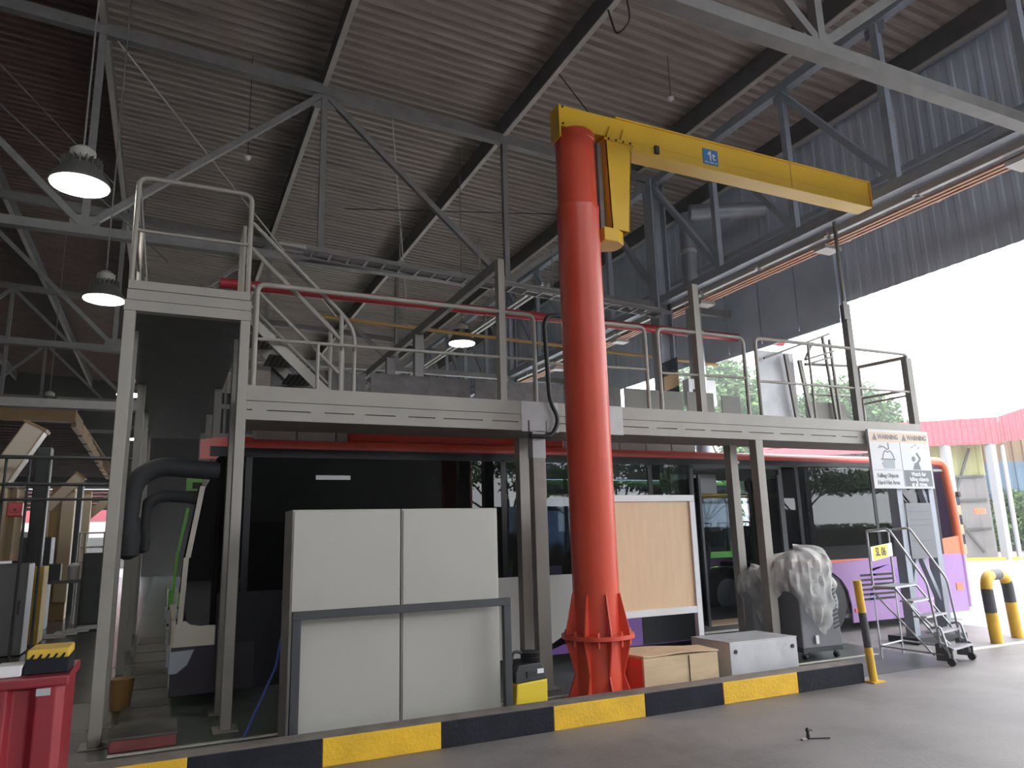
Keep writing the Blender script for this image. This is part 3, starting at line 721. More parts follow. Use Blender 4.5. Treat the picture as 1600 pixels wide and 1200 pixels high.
flat([(hx - 0.2, 2.745), (hx - 0.12, 2.75), (hx - 0.11, 2.79), (hx - 0.16, 2.79)], 'hook_tip', 'sign_g', s)
px = 10.13
MB().lathe([(0.038, 0), (0.038, 0.003)], 16).build('figure_head', 'sign_d', s).data.transform(Matrix.Translation((px - 0.03, fy, 2.60)) @ Matrix.Rotation(PI/2, 4, 'X'))
flat([(px - 0.07, 2.44), (px + 0.11, 2.44), (px + 0.08, 2.53), (px + 0.05, 2.56), (px - 0.02, 2.53)], 'figure_body', 'sign_d', s)
stroke([(px + 0.05, 2.54), (px + 0.12, 2.6), (px + 0.05, 2.69)], 'figure_arm', 0.03)
for a, b in ((-0.05, 2.76), (0.02, 2.79), (0.09, 2.75)): flat([(px + a, b), (px + a + 0.05, b + 0.015), (px + a + 0.045, b + 0.035), (px + a - 0.004, b + 0.02)], 'falling_bit', 'sign_g', s)
B(9.6, 9.7, sy + 0.02, YF, 2.7, 2.86).build('mount_bracket', 'steel_blue', s); B(10.1, 10.2, sy + 0.02, YF, 2.82, 2.9).build('mount_bracket', 'steel_blue', s)

# ================================================================ FOREGROUND OBJECTS
for i, (a, b, lab) in enumerate(((0.985, 1.935, 'tall grey-white steel cabinet, left of the pair behind the kerb'), (1.945, 2.895, 'tall grey-white steel cabinet, right of the pair, beside the black barrier post'))):
    c = thing('steel_cabinet', lab, 'cabinet', ((a + b) / 2, 6.7, 0.0), 'steel cabinets')
    B(a, b, 6.515, 6.95, 0.03, 1.905).build('body', 'cabinet', c, bevel=0.006)
    B(a + 0.012, b - 0.012, 6.502, 6.516, 0.06, 1.89).build('back_panel', 'cabinet', c, bevel=0.004)
    B(a + 0.02, b - 0.02, 6.53, 6.93, 0.005, 0.03).build('plinth', 'barrier', c)
bz = thing('black_barrier', 'charcoal square-tube barrier rail standing in front of the grey cabinets', 'barrier', (1.94, 6.3, 0))
B(0.975, 2.905, 6.27, 6.33, 1.018, 1.083).build('top_rail', 'barrier', bz, bevel=0.004)
for x in (0.975, 2.835): B(x, x + 0.07, 6.27, 6.33, 0.005, 1.018).build('leg', 'barrier', bz, bevel=0.004)

# pressure washer
w = thing('pressure_washer', 'yellow and black pressure washer between the barrier and the gantry post', 'cleaner', (3.16, 6.45, 0))
MB().prism([(2.98, 0.06), (3.31, 0.06), (3.315, 0.33), (3.0, 0.31)], 0.3, (0, 6.38, 0)).build('tank', 'washer_y', w, bevel=0.012)
MB().prism([(2.99, 0.31), (3.315, 0.33), (3.29, 0.42), (3.26, 0.48), (3.02, 0.47), (2.99, 0.4)], 0.28, (0, 6.385, 0)).build('hood', 'dark', w, bevel=0.012)
B(3.21, 3.275, 6.378, 6.386, 0.385, 0.425).build('label', 'white', w)
B(3.1, 3.2, 6.375, 6.386, 0.36, 0.41).build('control_panel', 'black', w)
for k in range(4): MB().lathe([(0.07 + 0.012*(k % 2), 0), (0.095, 0.012), (0.07 + 0.012*(k % 2), 0.024)], 16, (3.2, 6.5, 0.48 + k * 0.022)).build('coiled_hose', 'black', w, smooth=S30)
T(fillet([(3.0, 6.5, 0.46), (3.02, 6.5, 0.58), (3.12, 6.5, 0.56), (3.13, 6.5, 0.47)], 0.05), 0.014, 8).build('handle', 'black', w, smooth=S30)
for x in (3.03, 3.27): T([(x, 6.42, 0.05), (x, 6.62, 0.05)], 0.048, 14).build('wheel', 'black', w)

# plywood board on a white frame
b = thing('plywood_board', 'plywood notice board in a white frame behind the jib crane', 'board', (5.1, 7.15, 0))
B(4.36, 5.70, 7.14, 7.16, 0.76, 2.0).build('plywood_sheet', 'ply', b)
for (x0, x1, z0, z1) in ((4.28, 5.77, 1.985, 2.06), (4.28, 5.70, 0.70, 0.775)): B(x0, x1, 7.115, 7.175, z0, z1).build('frame_rail', 'frame_w', b, bevel=0.004)
for x0 in (4.28, 5.695): B(x0, x0 + 0.075, 7.112, 7.178, 0.008, 1.984).build('frame_post', 'frame_w', b, bevel=0.004)
for x0 in (4.3, 5.71): B(x0, x0 + 0.05, 6.95, 7.35, 0.004, 0.03).build('foot', 'frame_w', b)

# wooden box, aluminium box
c = thing('plywood_box', 'low plywood box with a curled lid beside the crane base', 'box', (4.8, 6.55, 0))
def quadbox(p, z0, z1):  # p: four plan corners
    m = MB(); n = len(p)
    return m.add([(x, y, z0) for x, y in p] + [(x, y, z1) for x, y in p], [(3,2,1,0), (4,5,6,7), (0,1,5,4), (1,2,6,5), (2,3,7,6), (3,0,4,7)])
quadbox([(4.42, 6.42), (5.31, 6.36), (5.36, 6.72), (4.30, 6.9)], 0.005, 0.40).build('case', 'crate', c, bevel=0.004)
m = MB(); vs = []; n = 8
for i in range(n + 1):
    t = i / n; z = 0.405 + 0.02 * math.sin(t * 2.5) ** 2 - 0.01 * t
    for (x, y, dz) in ((4.41 + 0.91 * t, 6.405 - 0.05 * t, 0), (4.28 + 1.09 * t, 6.91 - 0.17 * t, 0.012 * math.sin(t * 6)), (4.28 + 1.09 * t, 6.91 - 0.17 * t, 0.018 + 0.012 * math.sin(t * 6)), (4.41 + 0.91 * t, 6.405 - 0.05 * t, 0.016)): vs.append((x, y, z + dz))
fs = []
for i in range(n):
    for j in range(4): fs.append((4*i + j, 4*i + (j+1) % 4, 4*i + 4 + (j+1) % 4, 4*i + 4 + j))
fs += [(3,2,1,0), (4*n, 4*n+1, 4*n+2, 4*n+3)]
m.add(vs, fs).build('lid', 'crate', c)
quadbox([(4.409, 6.43), (4.415, 6.43), (4.297, 6.89), (4.291, 6.89)], 0.02, 0.39).build('red_left_face', 'red', c)  # thin red sheet colouring the left face of the box
B(4.95, 4.953, 6.372, 6.384, 0.03, 0.39).build('panel_joint', 'bark', c)
c = thing('metal_box', 'low silver metal box with bolt holes, right of the plywood box', 'box', (5.95, 6.65, 0))
quadbox([(5.53, 6.42), (6.45, 6.38), (6.42, 6.98), (5.5, 7.02)], 0.005, 0.445).build('case', 'alu', c, bevel=0.006)
quadbox([(5.527, 6.417), (6.453, 6.377), (6.423, 6.983), (5.497, 7.023)], 0.446, 0.46).build('lid', 'alu', c, bevel=0.003)
for x in (5.6, 6.38): T([(x, 6.37 + (6.45 - x) * 0.043, 0.36), (x, 6.39 + (6.45 - x) * 0.043, 0.36)], 0.022, 12).build('bolt_hole', 'black', c)

# wrapped machine on castors
mc = thing('wrapped_machine', 'dark grey machine on castors half covered by crumpled clear plastic', 'machine', (7.68, 7.45, 0))
mp = [(7.34, 7.16), (7.97, 7.1), (8.06, 7.75), (7.42, 7.82)]
quadbox([(7.34, 7.16), (7.97, 7.1), (8.04, 7.75), (7.42, 7.82)], 0.1, 0.16).build('base', 'dark', mc)
m = MB(); m.add([(x, y, 0.14) for x, y in mp] + [(x * 0.9 + 7.68 * 0.1, y * 0.9 + 7.45 * 0.1, 1.15) for x, y in mp], [(3,2,1,0), (4,5,6,7), (0,1,5,4), (1,2,6,5), (2,3,7,6), (3,0,4,7)])
m.build('housing', 'machine', mc, bevel=0.02)
for k in range(12):
    z = 0.36 + k * 0.05; sft = -0.035 * (z - 0.14)
    MB().prism([(0, 0), (0.1, 0.03), (0.1, 0.045), (0, 0.015)], 0.006, (7.86 + sft * 0.6 - k * 0.001, 7.105 + (z - 0.14) * 0.036 - 0.004, z), (1, -0.095, 0), (0, 0.036, 1), (0, 1, 0)).build('vent_slot', 'black', mc)
B(7.52, 7.57, 7.11, 7.125, 0.2, 0.3).build('socket_plate', 'white', mc)
for x, y in ((7.42, 7.22), (7.9, 7.16), (7.48, 7.74), (7.96, 7.7)):
    cw = T([(x - 0.02, y, 0.045), (x + 0.02, y, 0.045)], 0.04, 12).build('castor', 'black', mc); B(x - 0.025, x + 0.025, y - 0.02, y + 0.02, 0.06, 0.1).build('castor_fork', 'steel', cw)
def drape(cx, cy, rx, ry, ztop, zlow, seed, n=72, k=26):
    vs, fs = [], []
    for i in range(k + 1):
        t = i / k
        for j in range(n):
            a = 2*PI*j/n
            front = max(0.0, math.cos(a + PI/2 - 0.15)) ** 3
            low = zlow + (1 - front) * 0.42 * (1 + 0.25 * math.sin(3*a + seed))
            if t < 0.3: rr = math.sin(t / 0.3 * PI/2); z = ztop - 0.14 * (1 - math.cos(t / 0.3 * PI/2))
            else:
                s_ = (t - 0.3) / 0.7; rr = 1.0 + 0.14 * math.sin(s_ * PI) - 0.1 * s_; z = (ztop - 0.14) * (1 - s_) + low * s_
            nz = noise.noise((math.cos(a)*2.2 + seed, math.sin(a)*2.2, z*3)) * 0.16 + noise.noise((math.cos(a)*5 + seed, math.sin(a)*5, z*6)) * 0.14 + abs(noise.noise((math.cos(a)*9 + seed, math.sin(a)*9, z*4))) * 0.1
            rr *= 1 + nz
            vs.append((cx + rx*rr*math.cos(a), cy + ry*rr*math.sin(a), z + 0.05 * noise.noise((a*2, t*5, seed)) + 0.05*math.cos(a+0.6)*(1-t)))
    for i in range(k):
        for j in range(n): fs.append((i*n+j, i*n+(j+1) % n, (i+1)*n+(j+1) % n, (i+1)*n+j))
    return MB().add(vs, fs)
drape(7.6, 7.42, 0.4, 0.4, 1.36, 0.34, 3.1).build('plastic_cover', 'film', mc, smooth=0.35)
wb = thing('wrapped_bundle', 'smaller plastic-wrapped bundle tucked behind the gantry post by the machine', 'bundle', (7.35, 7.98, 0))
quadbox([(7.22, 7.86), (7.5, 7.86), (7.5, 8.1), (7.22, 8.1)], 0.01, 0.85).build('inner_box', 'cabin', wb, bevel=0.02)
drape(7.36, 7.98, 0.2, 0.16, 1.12, 0.3, 9.4, 40, 16).build('plastic_cover', 'film', wb, smooth=0.35)

# bollards
t = thing('striped_bollard', 'straight yellow and black post at the right end of the kerb', 'bollard', (6.98, 5.87, 0))
for z0, z1, mm in ((0.012, 0.36, 'bollard_y'), (0.36, 0.72, 'bollard_b'), (0.72, 1.06, 'bollard_y')):
    T([(6.98 - 0.075 * z0, 5.87, z0), (6.98 - 0.075 * z1, 5.87, z1)], 0.042, 18).build('band', mm, t, smooth=S30)
B(6.9, 7.08, 5.8, 5.94, 0.002, 0.014).build('base_plate', 'bollard_y', t)
u = thing('hoop_bollard', 'yellow and black arched hoop guard standing on the pale yard at the right', 'bollard', (10.9, 6.8, 0))
path = fillet([(10.56, 6.78, 0.0), (10.5, 6.78, 0.905), (11.22, 6.93, 0.905), (11.28, 6.93, 0.0)], 0.24, 10)
path = [Vector(p) for p in path]
seg = []
L = 0; acc = [0]
for p, q in zip(path, path[1:]): L += (q - p).length; acc.append(L)
def along(d):
    for i in range(len(path) - 1):
        if acc[i+1] >= d: return path[i].lerp(path[i+1], (d - acc[i]) / max(1e-6, acc[i+1] - acc[i]))
    return path[-1]
cuts = [0, 0.41, 0.72, 1.0, 1.28, 1.56, 1.87, L]
for i, (a, c_) in enumerate(zip(cuts, cuts[1:])):
    T([along(a + (c_ - a) * k / 8) for k in range(9)], 0.078, 18).build('band', 'bollard_y' if i % 2 == 0 else 'bollard_b', u, smooth=S30)

# mobile step ladder
Ld = thing('mobile_steps', 'silver rolling step ladder with handrails, tagged SL 06, beside the right gantry leg', 'ladder', (8.6, 6.5, 0))
a0, b0 = Vector((8.24, 6.77, 0)), Vector((8.82, 6.91, 0)); du = Vector((0.29, -0.957, 0)); Z = Vector((0, 0, 1))
wd = b0 - a0
def tub(pts, r=0.014, name='tube', rad=0.06): return T(fillet(pts, rad), r, 8).build(name, 'chrome', Ld, smooth=S30)
for q, nm in ((a0, 'rear_leg'), (b0, 'rear_leg')): tub([q + du*-0.0, q + Z*0.9, q + Z*1.57], 0.014, nm, 0)
tub([a0 + Z*1.57, b0 + Z*1.57], 0.014, 'top_bar'); tub([a0 + Z*0.86, b0 + Z*0.86], 0.014, 'cross_bar'); tub([a0 + Z*0.16, b0 + Z*0.16], 0.012, 'cross_bar')
for q in (a0, b0):
    tub([q + Z*1.57, q + du*0.27 + Z*1.6, q + du*0.64 + Z*0.95, q + du*0.7 + Z*0.2], 0.015, 'handrail')
    tub([q + du*0.27 + Z*0.86, q + du*0.8 + Z*0.12], 0.014, 'stringer', 0)
    tub([q + Z*0.8, q + du*0.62 + Z*0.1], 0.012, 'brace', 0)
    tub([q + Z*0.86, q + du*0.27 + Z*0.86], 0.014, 'platform_side', 0)
    tub([q + Z*0.16, q + du*0.72 + Z*0.12], 0.012, 'base_bar', 0)
    tub([q + du*0.62 + Z*0.42, q + du*0.72 + Z*0.44, q + du*0.8 + Z*0.04], 0.016, 'toe_hoop', 0.05)
    f = MB().prism([(0.64, 0.05), (0.82, 0.05), (0.82, 0.2), (0.7, 0.26), (0.64, 0.24)], 0.02, q - wd.normalized()*0.01, du, (0,0,1), wd.normalized()).build('wheel_bracket', 'ladder_foot', Ld)
    c = q + du*0.8 + Z*0.045; n_ = wd.normalized()
    T([c - n_*0.02, c + n_*0.02], 0.045, 16).build('wheel', 'black', f)
pf = MB(); pf.add([a0 + Z*0.862, b0 + Z*0.862, b0 + du*0.27 + Z*0.862, a0 + du*0.27 + Z*0.862, a0 + Z*0.885, b0 + Z*0.885, b0 + du*0.27 + Z*0.885, a0 + du*0.27 + Z*0.885], [(3,2,1,0), (4,5,6,7), (0,1,5,4), (1,2,6,5), (2,3,7,6), (3,0,4,7)])
pf.build('platform', 'chrome', Ld)
for i in range(4):
    d = 0.3 + i * 0.125; z = 0.70 - i * 0.175; m = MB()
    m.add([a0 + du*d + Z*z, b0 + du*d + Z*z, b0 + du*(d+0.16) + Z*z, a0 + du*(d+0.16) + Z*z, a0 + du*d + Z*(z+0.022), b0 + du*d + Z*(z+0.022), b0 + du*(d+0.16) + Z*(z+0.022), a0 + du*(d+0.16) + Z*(z+0.022)], [(3,2,1,0), (4,5,6,7), (0,1,5,4), (1,2,6,5), (2,3,7,6), (3,0,4,7)])
    m.build('tread', 'chrome', Ld)
nw = wd.normalized(); out = Vector((nw.y, -nw.x, 0))
tp = MB(); q = a0 + out*0.02
tp.add([q + Z*1.19 + nw*0.0, q + nw*0.6 + Z*1.24, q + nw*0.6 + Z*1.41, q + Z*1.37, q + out*0.006 + Z*1.19, q + out*0.006 + nw*0.6 + Z*1.24, q + out*0.006 + nw*0.6 + Z*1.41, q + out*0.006 + Z*1.37], [(3,2,1,0), (4,5,6,7), (0,1,5,4), (1,2,6,5), (2,3,7,6), (3,0,4,7)])
tg = tp.build('number_tag', 'white', Ld)
q2 = q + out*0.0065
yp = MB(); yp.add([q2 + nw*0.06 + Z*1.2, q2 + nw*0.46 + Z*1.233, q2 + nw*0.46 + Z*1.395, q2 + nw*0.06 + Z*1.37, q2 + out*0.002 + nw*0.06 + Z*1.2, q2 + out*0.002 + nw*0.46 + Z*1.233, q2 + out*0.002 + nw*0.46 + Z*1.395, q2 + out*0.002 + nw*0.06 + Z*1.37], [(3,2,1,0), (4,5,6,7), (0,1,5,4), (1,2,6,5), (2,3,7,6), (3,0,4,7)])
yp.build('tag_yellow_field', 'tag_y', tg)
cpos = q2 + out*0.004 + nw*0.26 + Z*1.3
text('SL 06', 0.15, 'black', tg, cpos, rz=math.atan2(nw.y, nw.x), sx=0.85, bold=0.003)

# red bin at lower left, with items on top
bn = thing('red_bin', 'ribbed red plastic bin in the lower left foreground', 'bin', (-0.85, 4.8, 0))
pts = []; m = MB()
def rib_outline(x0, x1, y, depth=0.045):
    o = [(x0, y)]
    for c_, w_ in ((-1.05, 0.12), (-0.72, 0.07), (-0.51, 0.1)):
        o += [(c_ - w_*0.8, y), (c_ - w_*0.45, y - depth), (c_ + w_*0.45, y - depth), (c_ + w_*0.8, y)]
    return o + [(x1, y)]
ol = rib_outline(-1.30, -0.43, 4.80); ol = ol + [(-0.43, 5.35), (-1.30, 5.35)]
n = len(ol)
m.add([(x, y, 0.01) for x, y in ol] + [(x, y, 0.94) for x, y in ol], [tuple(reversed(range(n))), tuple(range(n, 2*n))] + [(i, (i+1) % n, (i+1) % n + n, i + n) for i in range(n)])
m.build('tub', 'bin', bn, bevel=0.008)
B(-1.32, -0.41, 4.745, 5.37, 0.925, 0.975).build('rim', 'bin', bn, bevel=0.01)
B(-0.555, -0.49, 4.742, 4.745, 0.885, 0.922).build('tape_label', 'tape', bn); B(-0.76, -0.715, 4.742, 4.745, 0.885, 0.915).build('tape_label', 'booth_shine', bn)
t = thing('striped_block', 'yellow and black painted block lying on top of the red bin', 'block', (-0.5, 5.0, 0.977))
B(-0.635, -0.425, 4.86, 5.14, 0.977, 1.055).build('lower_block', 'kerb_b', t, bevel=0.008)
B(-0.63, -0.43, 4.862, 5.138, 1.055, 1.105).build('upper_block', 'box_y', t, bevel=0.01)
m = MB()
for k in range(5): m.prism([(0, 0), (0.018, 0), (0.03, 0.026), (0.02, 0.028)], 0.003, (-0.62 + k * 0.036, 4.8595, 1.053))
m.build('black_drips', 'kerb_b', t)
t = thing('white_carton', 'small white carton on the red bin beside the striped block', 'box', (-0.68, 4.9, 0.977))
B(-0.755, -0.645, 4.84, 5.0, 0.977, 1.03).build('case', 'white', t, bevel=0.004)
B(-0.76, -0.64, 4.835, 5.005, 1.023, 1.034).build('lid', 'white', t)

# things on the floor
t = thing('road_scrap', 'tiny dark scrap with a stick lying on the road', 'scrap', (4.73, 4.65, 0))
MB().lathe([(0.012, 0.0), (0.016, 0.02), (0.012, 0.05), (0.02, 0.07), (0.006, 0.085)], 8, (4.72, 4.65, 0.002)).build('knob', 'dark', t, smooth=S30)
MB().prism([(0, 0.06), (0.055, 0.055), (0.03, 0.075), (0, 0.085)], 0.012, (4.72, 4.645, 0)).build('beak_shaped_end', 'dark', t)
T([(4.73, 4.65, 0.006), (4.88, 4.58, 0.006)], 0.005, 6).build('stick', 'dark', t)
B(4.655, 4.7, 4.64, 4.67, 0.002, 0.012).build('pale_flake', 'tape', t)
for i in range(7):
    y = 7.75 + i * 1.06
    o = B(-0.28, 0.16, y, y + 0.98, 0.004, 0.03).build('cover_plate', 'plank')
    tag(o, ['worn steel floor plate nearest the red step', 'second worn floor plate beyond the red step', 'third worn floor plate beyond the red step', 'fourth worn floor plate beyond the red step', 'fifth worn floor plate beyond the red step', 'sixth worn floor plate beyond the red step', 'farthest worn floor plate along the bus front'][i], 'floor plate')
t = thing('red_step', 'low dull red step at the foot of the left portal', 'step', (-0.04, 7.35, 0))
B(-0.3, 0.2, 7.13, 7.6, 0.004, 0.10).build('riser', 'step_red', t, bevel=0.01)
B(-0.31, 0.21, 7.11, 7.62, 0.10, 0.12).build('tread', 'plank', t, bevel=0.004)
tag(T([(0.72, 7.0, 0.03), (0.96, 7.02, 0.56), (1.0, 7.03, 0.8)], 0.012, 8).build('blue_pole', 'blue_hose'), 'thin blue pole leaning in the shade left of the cabinets', 'pole')
t = thing('floor_bucket', 'dull yellow bucket behind the left portal post', 'bucket', (-0.3, 8.9, 0))
MB().lathe([(0.09, 0.01), (0.12, 0.3), (0.125, 0.31)], 18, (-0.3, 8.9, 0)).build('pail', 'booth', t, smooth=S30)
T(fillet([(-0.42, 8.9, 0.29), (-0.42, 8.9, 0.42), (-0.18, 8.9, 0.42), (-0.18, 8.9, 0.29)], 0.1), 0.005, 6).build('handle', 'steel', t)

# ================================================================ BUSES
def bus(y0, label, pal, open_door=True, name='city_bus'):
    t = thing(name, label, 'bus', (6.5, y0 + 1.25, 0))
    W_ = 2.5; y1 = y0 + W_
    def px(z): # front profile
        P_ = ((0.1, 0.14), (0.8, 0.16), (1.5, 0.2), (2.25, 0.32), (2.6, 0.5), (2.8, 0.72))
        for (a, xa), (b, xb) in zip(P_, P_[1:]):
            if z <= b: return xa + (xb - xa) * max(0, (z - a)) / (b - a)
        return 0.72
    XE = 12.82
    # lower side skins, with wheel arches (near and far)
    def arch(cx, r=0.56, n=8):
        return [(cx - r, 0.14)] + [(cx - r*math.cos(PI*i/n), 0.42 + r*0.98*math.sin(PI*i/n)) for i in range(n+1)] + [(cx + r, 0.14)]
    for side in (0, 1):
        yy = y0 if side == 0 else y1 - 0.03
        if side == 0:
            D0, D1 = 6.98, 8.66
            MB().prism([(3.3, 1.12), (5.0, 1.12), (5.0, 0.32), (4.3, 0.14), (3.3, 0.14)], 0.03, (0, yy, 0)).build('side_skin', pal['low1'], t)
            MB().prism([(0.55, 0.6), (0.55, 1.12), (3.3, 1.12), (3.3, 0.14)] + [(p[0], p[1]) for p in reversed(arch(2.7))] + [(0.95, 0.14), (0.95, 0.6)], 0.03, (0, yy, 0)).build('dark_front_skin', 'bus_black', t)
            MB().prism([(4.3, 0.14), (5.0, 0.32), (5.0, 1.12), (D0, 1.12), (D0, 0.14)], 0.03, (0, yy, 0)).build('side_skin', pal['low2'], t) if pal['low1'] != 'bus_white' else None
            if pal['low1'] == 'bus_white':
                MB().prism([(4.3, 0.14), (5.0, 0.5), (5.65, 0.72), (D0, 0.82), (D0, 0.14)], 0.03, (0, yy, 0)).build('side_skin', pal['low2'], t)
                MB().prism([(5.0, 0.5), (5.0, 1.12), (D0, 1.12), (D0, 0.82), (5.65, 0.72)], 0.03, (0, yy, 0)).build('side_skin', pal['low1'], t)
                MB().prism([(4.3, 0.14), (5.0, 0.32), (5.0, 0.5)], 0.03, (0, yy, 0)).build('side_skin', pal['low2'], t)
            MB().prism([(D1, 0.14)] + arch(9.4) + [(XE, 0.14), (XE, 1.12), (D1, 1.12)], 0.03, (0, yy, 0)).build('side_skin', pal['low3'], t)
            MB().prism([(D1, 1.02), (10.6, 1.115), (D1, 1.12)], 0.006, (0, yy - 0.006, 0)).build('orange_wedge', pal['edge2'], t)
            for k in range(6): B(10.22, 11.0, yy - 0.004, yy + 0.002, 0.46 + k * 0.075, 0.495 + k * 0.075).build('vent_slot', 'bus_black', t)
            MB().prism([(10.5, 0.95)] + [(10.8 + 0.42*math.cos(PI - PI*i/10), 0.72 + 0.3*math.sin(PI - PI*i/10)) for i in range(11)] + [(11.22, 0.42), (11.1, 0.42)] + [(10.8 + 0.3*math.cos(PI*i/10), 0.72 + 0.2*math.sin(PI*i/10)) for i in range(11)] + [(10.5, 0.42), (10.38, 0.42)], 0.004, (0, yy - 0.004, 0)).build('faint_emblem', 'bus_purple_soft', t) if pal['low3'] == 'bus_lit_purple' else None
            B(10.02, 10.2, yy - 0.015, yy, 0.3, 0.35).build('side_marker', 'bus_orange', t); B(12.55, 12.72, yy - 0.01, yy, 0.5, 0.62).build('side_marker', 'bus_orange', t)
            MB().prism([(12.35, 1.12), (12.35, 1.38), (12.8, 1.42), (12.8, 1.12)], 0.032, (0, yy - 0.002, 0)).build('rear_orange_panel', pal['edge2'], t)
        else:
            MB().prism([(0.3, 0.14)] + arch(2.7) + arch(9.4) + [(XE, 0.14), (XE, 1.12), (0.3, 1.12)], 0.03, (0, yy, 0)).build('side_skin', pal['low3'], t)
        if side == 0 and open_door: B(5.95, 6.93, yy - 0.004, yy + 0.01, 0.15, 0.78).build('side_hatch', 'bus_black', t)
        B(0.4, 9.06 if side == 0 else 12.5, yy, yy + 0.03, 2.58, 2.69).build('header_band', 'bus_black', t); 
        if side == 0: B(9.06, 12.4, yy, yy + 0.03, 2.6, 2.69).build('header_band', 'bus_black', t)
        # pillars
        for x in (0.78, 3.9, 6.2, 6.92, 9.03, 10.75, 12.3) if side == 0 else (0.8, 3.9, 6.2, 8.4, 10.75, 12.3):
            B(x, x + 0.07, yy, yy + 0.03, 1.12, 2.6).build('window_pillar', 'bus_black', t)
        panes = ((0.85, 3.9, 'glass_dark'), (3.97, 6.2, 'glass'), (6.27, 6.92, 'glass'), (9.1, 10.75, 'glass'), (10.82, 12.3, 'glass')) if side == 0 else ((0.87, 3.9, 'glass'), (3.97, 6.2, 'glass'), (6.27, 8.4, 'glass'), (8.47, 10.75, 'glass'), (10.82, 12.3, 'glass'))
        for a, b, g_ in panes: B(a, b, yy + 0.008, yy + 0.014, 1.12, 2.59).build('window_pane', g_, t)
        # cove along the roof
        m = MB(); prof = [(0.0, 2.68), (-0.012, 2.715), (0.0, 2.75), (0.05, 2.785), (0.14, 2.8), (0.14, 2.68)]
        sgn = 1 if side == 0 else -1; yo = y0 if side == 0 else y1
        m.add([(x, yo + sgn*p[0], p[1]) for x in (0.62, 12.62) for p in prof], [(i, (i+1) % 6, 6 + (i+1) % 6, 6 + i) for i in range(6)] + [(5,4,3,2,1,0), (6,7,8,9,10,11)])
        m.build('roof_cove', pal['edge'], t, smooth=0.9)
        # rounded rear and front corners of the coloured frame
        T(fillet([(12.3, yo + sgn*0.05, 2.74), (12.74, yo + sgn*0.05, 2.74), (12.84, yo + sgn*0.05, 1.9), (12.86, yo + sgn*0.05, 1.1)], 0.3, 8), 0.075, 10).build('rear_corner_post', pal['edge2'], t, smooth=S30)
        T(fillet([(12.86, yo + sgn*0.05, 1.1), (12.86, yo + sgn*0.05, 0.2)], 0.1), 0.07, 10).build('rear_lower_corner', pal['low3'], t, smooth=S30)
    # driver side corner: black quarter window, pale pillar, corner panel, headlamp
    m = MB(); out = [(0.27, 0.86), (0.24, 1.0), (px(1.5) + 0.06, 1.5), (px(2.2) + 0.05, 2.2), (px(2.55) + 0.05, 2.55), (0.85, 2.6), (0.85, 0.8), (0.4, 0.8), (0.31, 0.82)]
    m.prism(out, 0.02, (0, y0 + 0.004, 0)).build('quarter_window', 'glass_dark', t)
    B(0.85, 3.97, y0 + 0.05, y0 + 0.06, 1.13, 2.58).build('cab_screen', 'bus_black', t)
    for (z0, z1) in ((0.82, 1.5), (1.5, 2.25)): MB().bar((px(z0) + 0.045, y0 + 0.02, z0), (px(z1) + 0.03, y0 + 0.02, z1), 0.05, 0.05).build('pale_pillar', pal['front'], t)
    MB().prism([(px(.6), 0.6), (px(.8), 0.82), (0.26, 0.86), (0.30, 0.82), (0.4, 0.798), (0.56, 0.798), (0.56, 0.6)], 0.03, (0, y0, 0)).build('front_corner_panel', pal['front'], t)
    MB().prism([(0.14, 0.12), (0.14, 0.6), (0.56, 0.6), (0.95, 0.6), (0.95, 0.14)], 0.03, (0, y0 + 0.002, 0)).build('front_lower_skin', 'bus_purple_dark', t)
    MB().prism([(0.12, 0.34), (0.12, 0.56), (0.36, 0.57), (0.3, 0.42), (0.2, 0.34)], 0.02, (0, y0 - 0.015, 0)).build('headlamp', 'duct', t, bevel=0.01)
    # red front crown
    MB().prism([(0.30, 2.55), (0.30, 2.76), (0.62, 2.81), (0.85, 2.80), (0.85, 2.69), (0.62, 2.66), (0.46, 2.55)], 0.05, (0, y0 + 0.01, 0)).build('front_crown', pal['edge'], t)
    # front face: windscreen, lower front
    zs = [0.85, 1.5, 2.25, 2.6, 2.8]
    m = MB(); m.add([(px(z), y, z) for z in zs for y in (y0 + 0.06, y1 - 0.06)], [(2*i, 2*i+1, 2*i+3, 2*i+2) for i in range(len(zs)-1)])
    m.build('windscreen', 'glass_dark', t)
    B(0.13, 0.17, y0 + 0.02, y1 - 0.02, 0.2, 0.86).build('front_panel', pal['front'], t)
    for dy in (0.1, 2.05): B(0.1, 0.14, y0 + dy, y0 + dy + 0.35, 0.4, 0.58).build('front_lamp', 'duct', t)
    # rear
    B(XE, XE + 0.05, y0 + 0.06, y1 - 0.06, 0.2, 2.75).build('rear_panel', pal['low3'], t)
    # roof, floor, interior
    m = MB(); m.box(0.65, 12.7, y0 + 0.13, y1 - 0.13, 2.70, 2.79); m.build('roof_panel', 'bus_roof', t)
    B(0.7, 12.7, y0 + 0.04, y1 - 0.04, 2.56, 2.6).build('ceiling_lining', 'cabin', t)
    B(0.3, 12.7, y0 + 0.04, y1 - 0.04, 0.22, 0.28).build('cabin_floor', 'cabin_dark', t)
    B(9.9, 12.7, y0 + 0.05, y1 - 0.05, 0.28, 0.62).build('rear_platform', 'cabin_dark', t)
    # roof pods
    x = 0.9
    while x < 7.2:
        if 1.95 < x < 4.9:
            B(1.95, 4.95, y0 + 0.16, y0 + 0.8, 2.80, 3.03).build('roof_pod', pal['edge'], t, bevel=0.03); x = 4.97; continue
        B(x, x + 0.44, y0 + 0.2, y0 + 0.7, 2.80, 3.05).build('roof_pod_panel', 'bus_white', t, bevel=0.006); x += 0.46
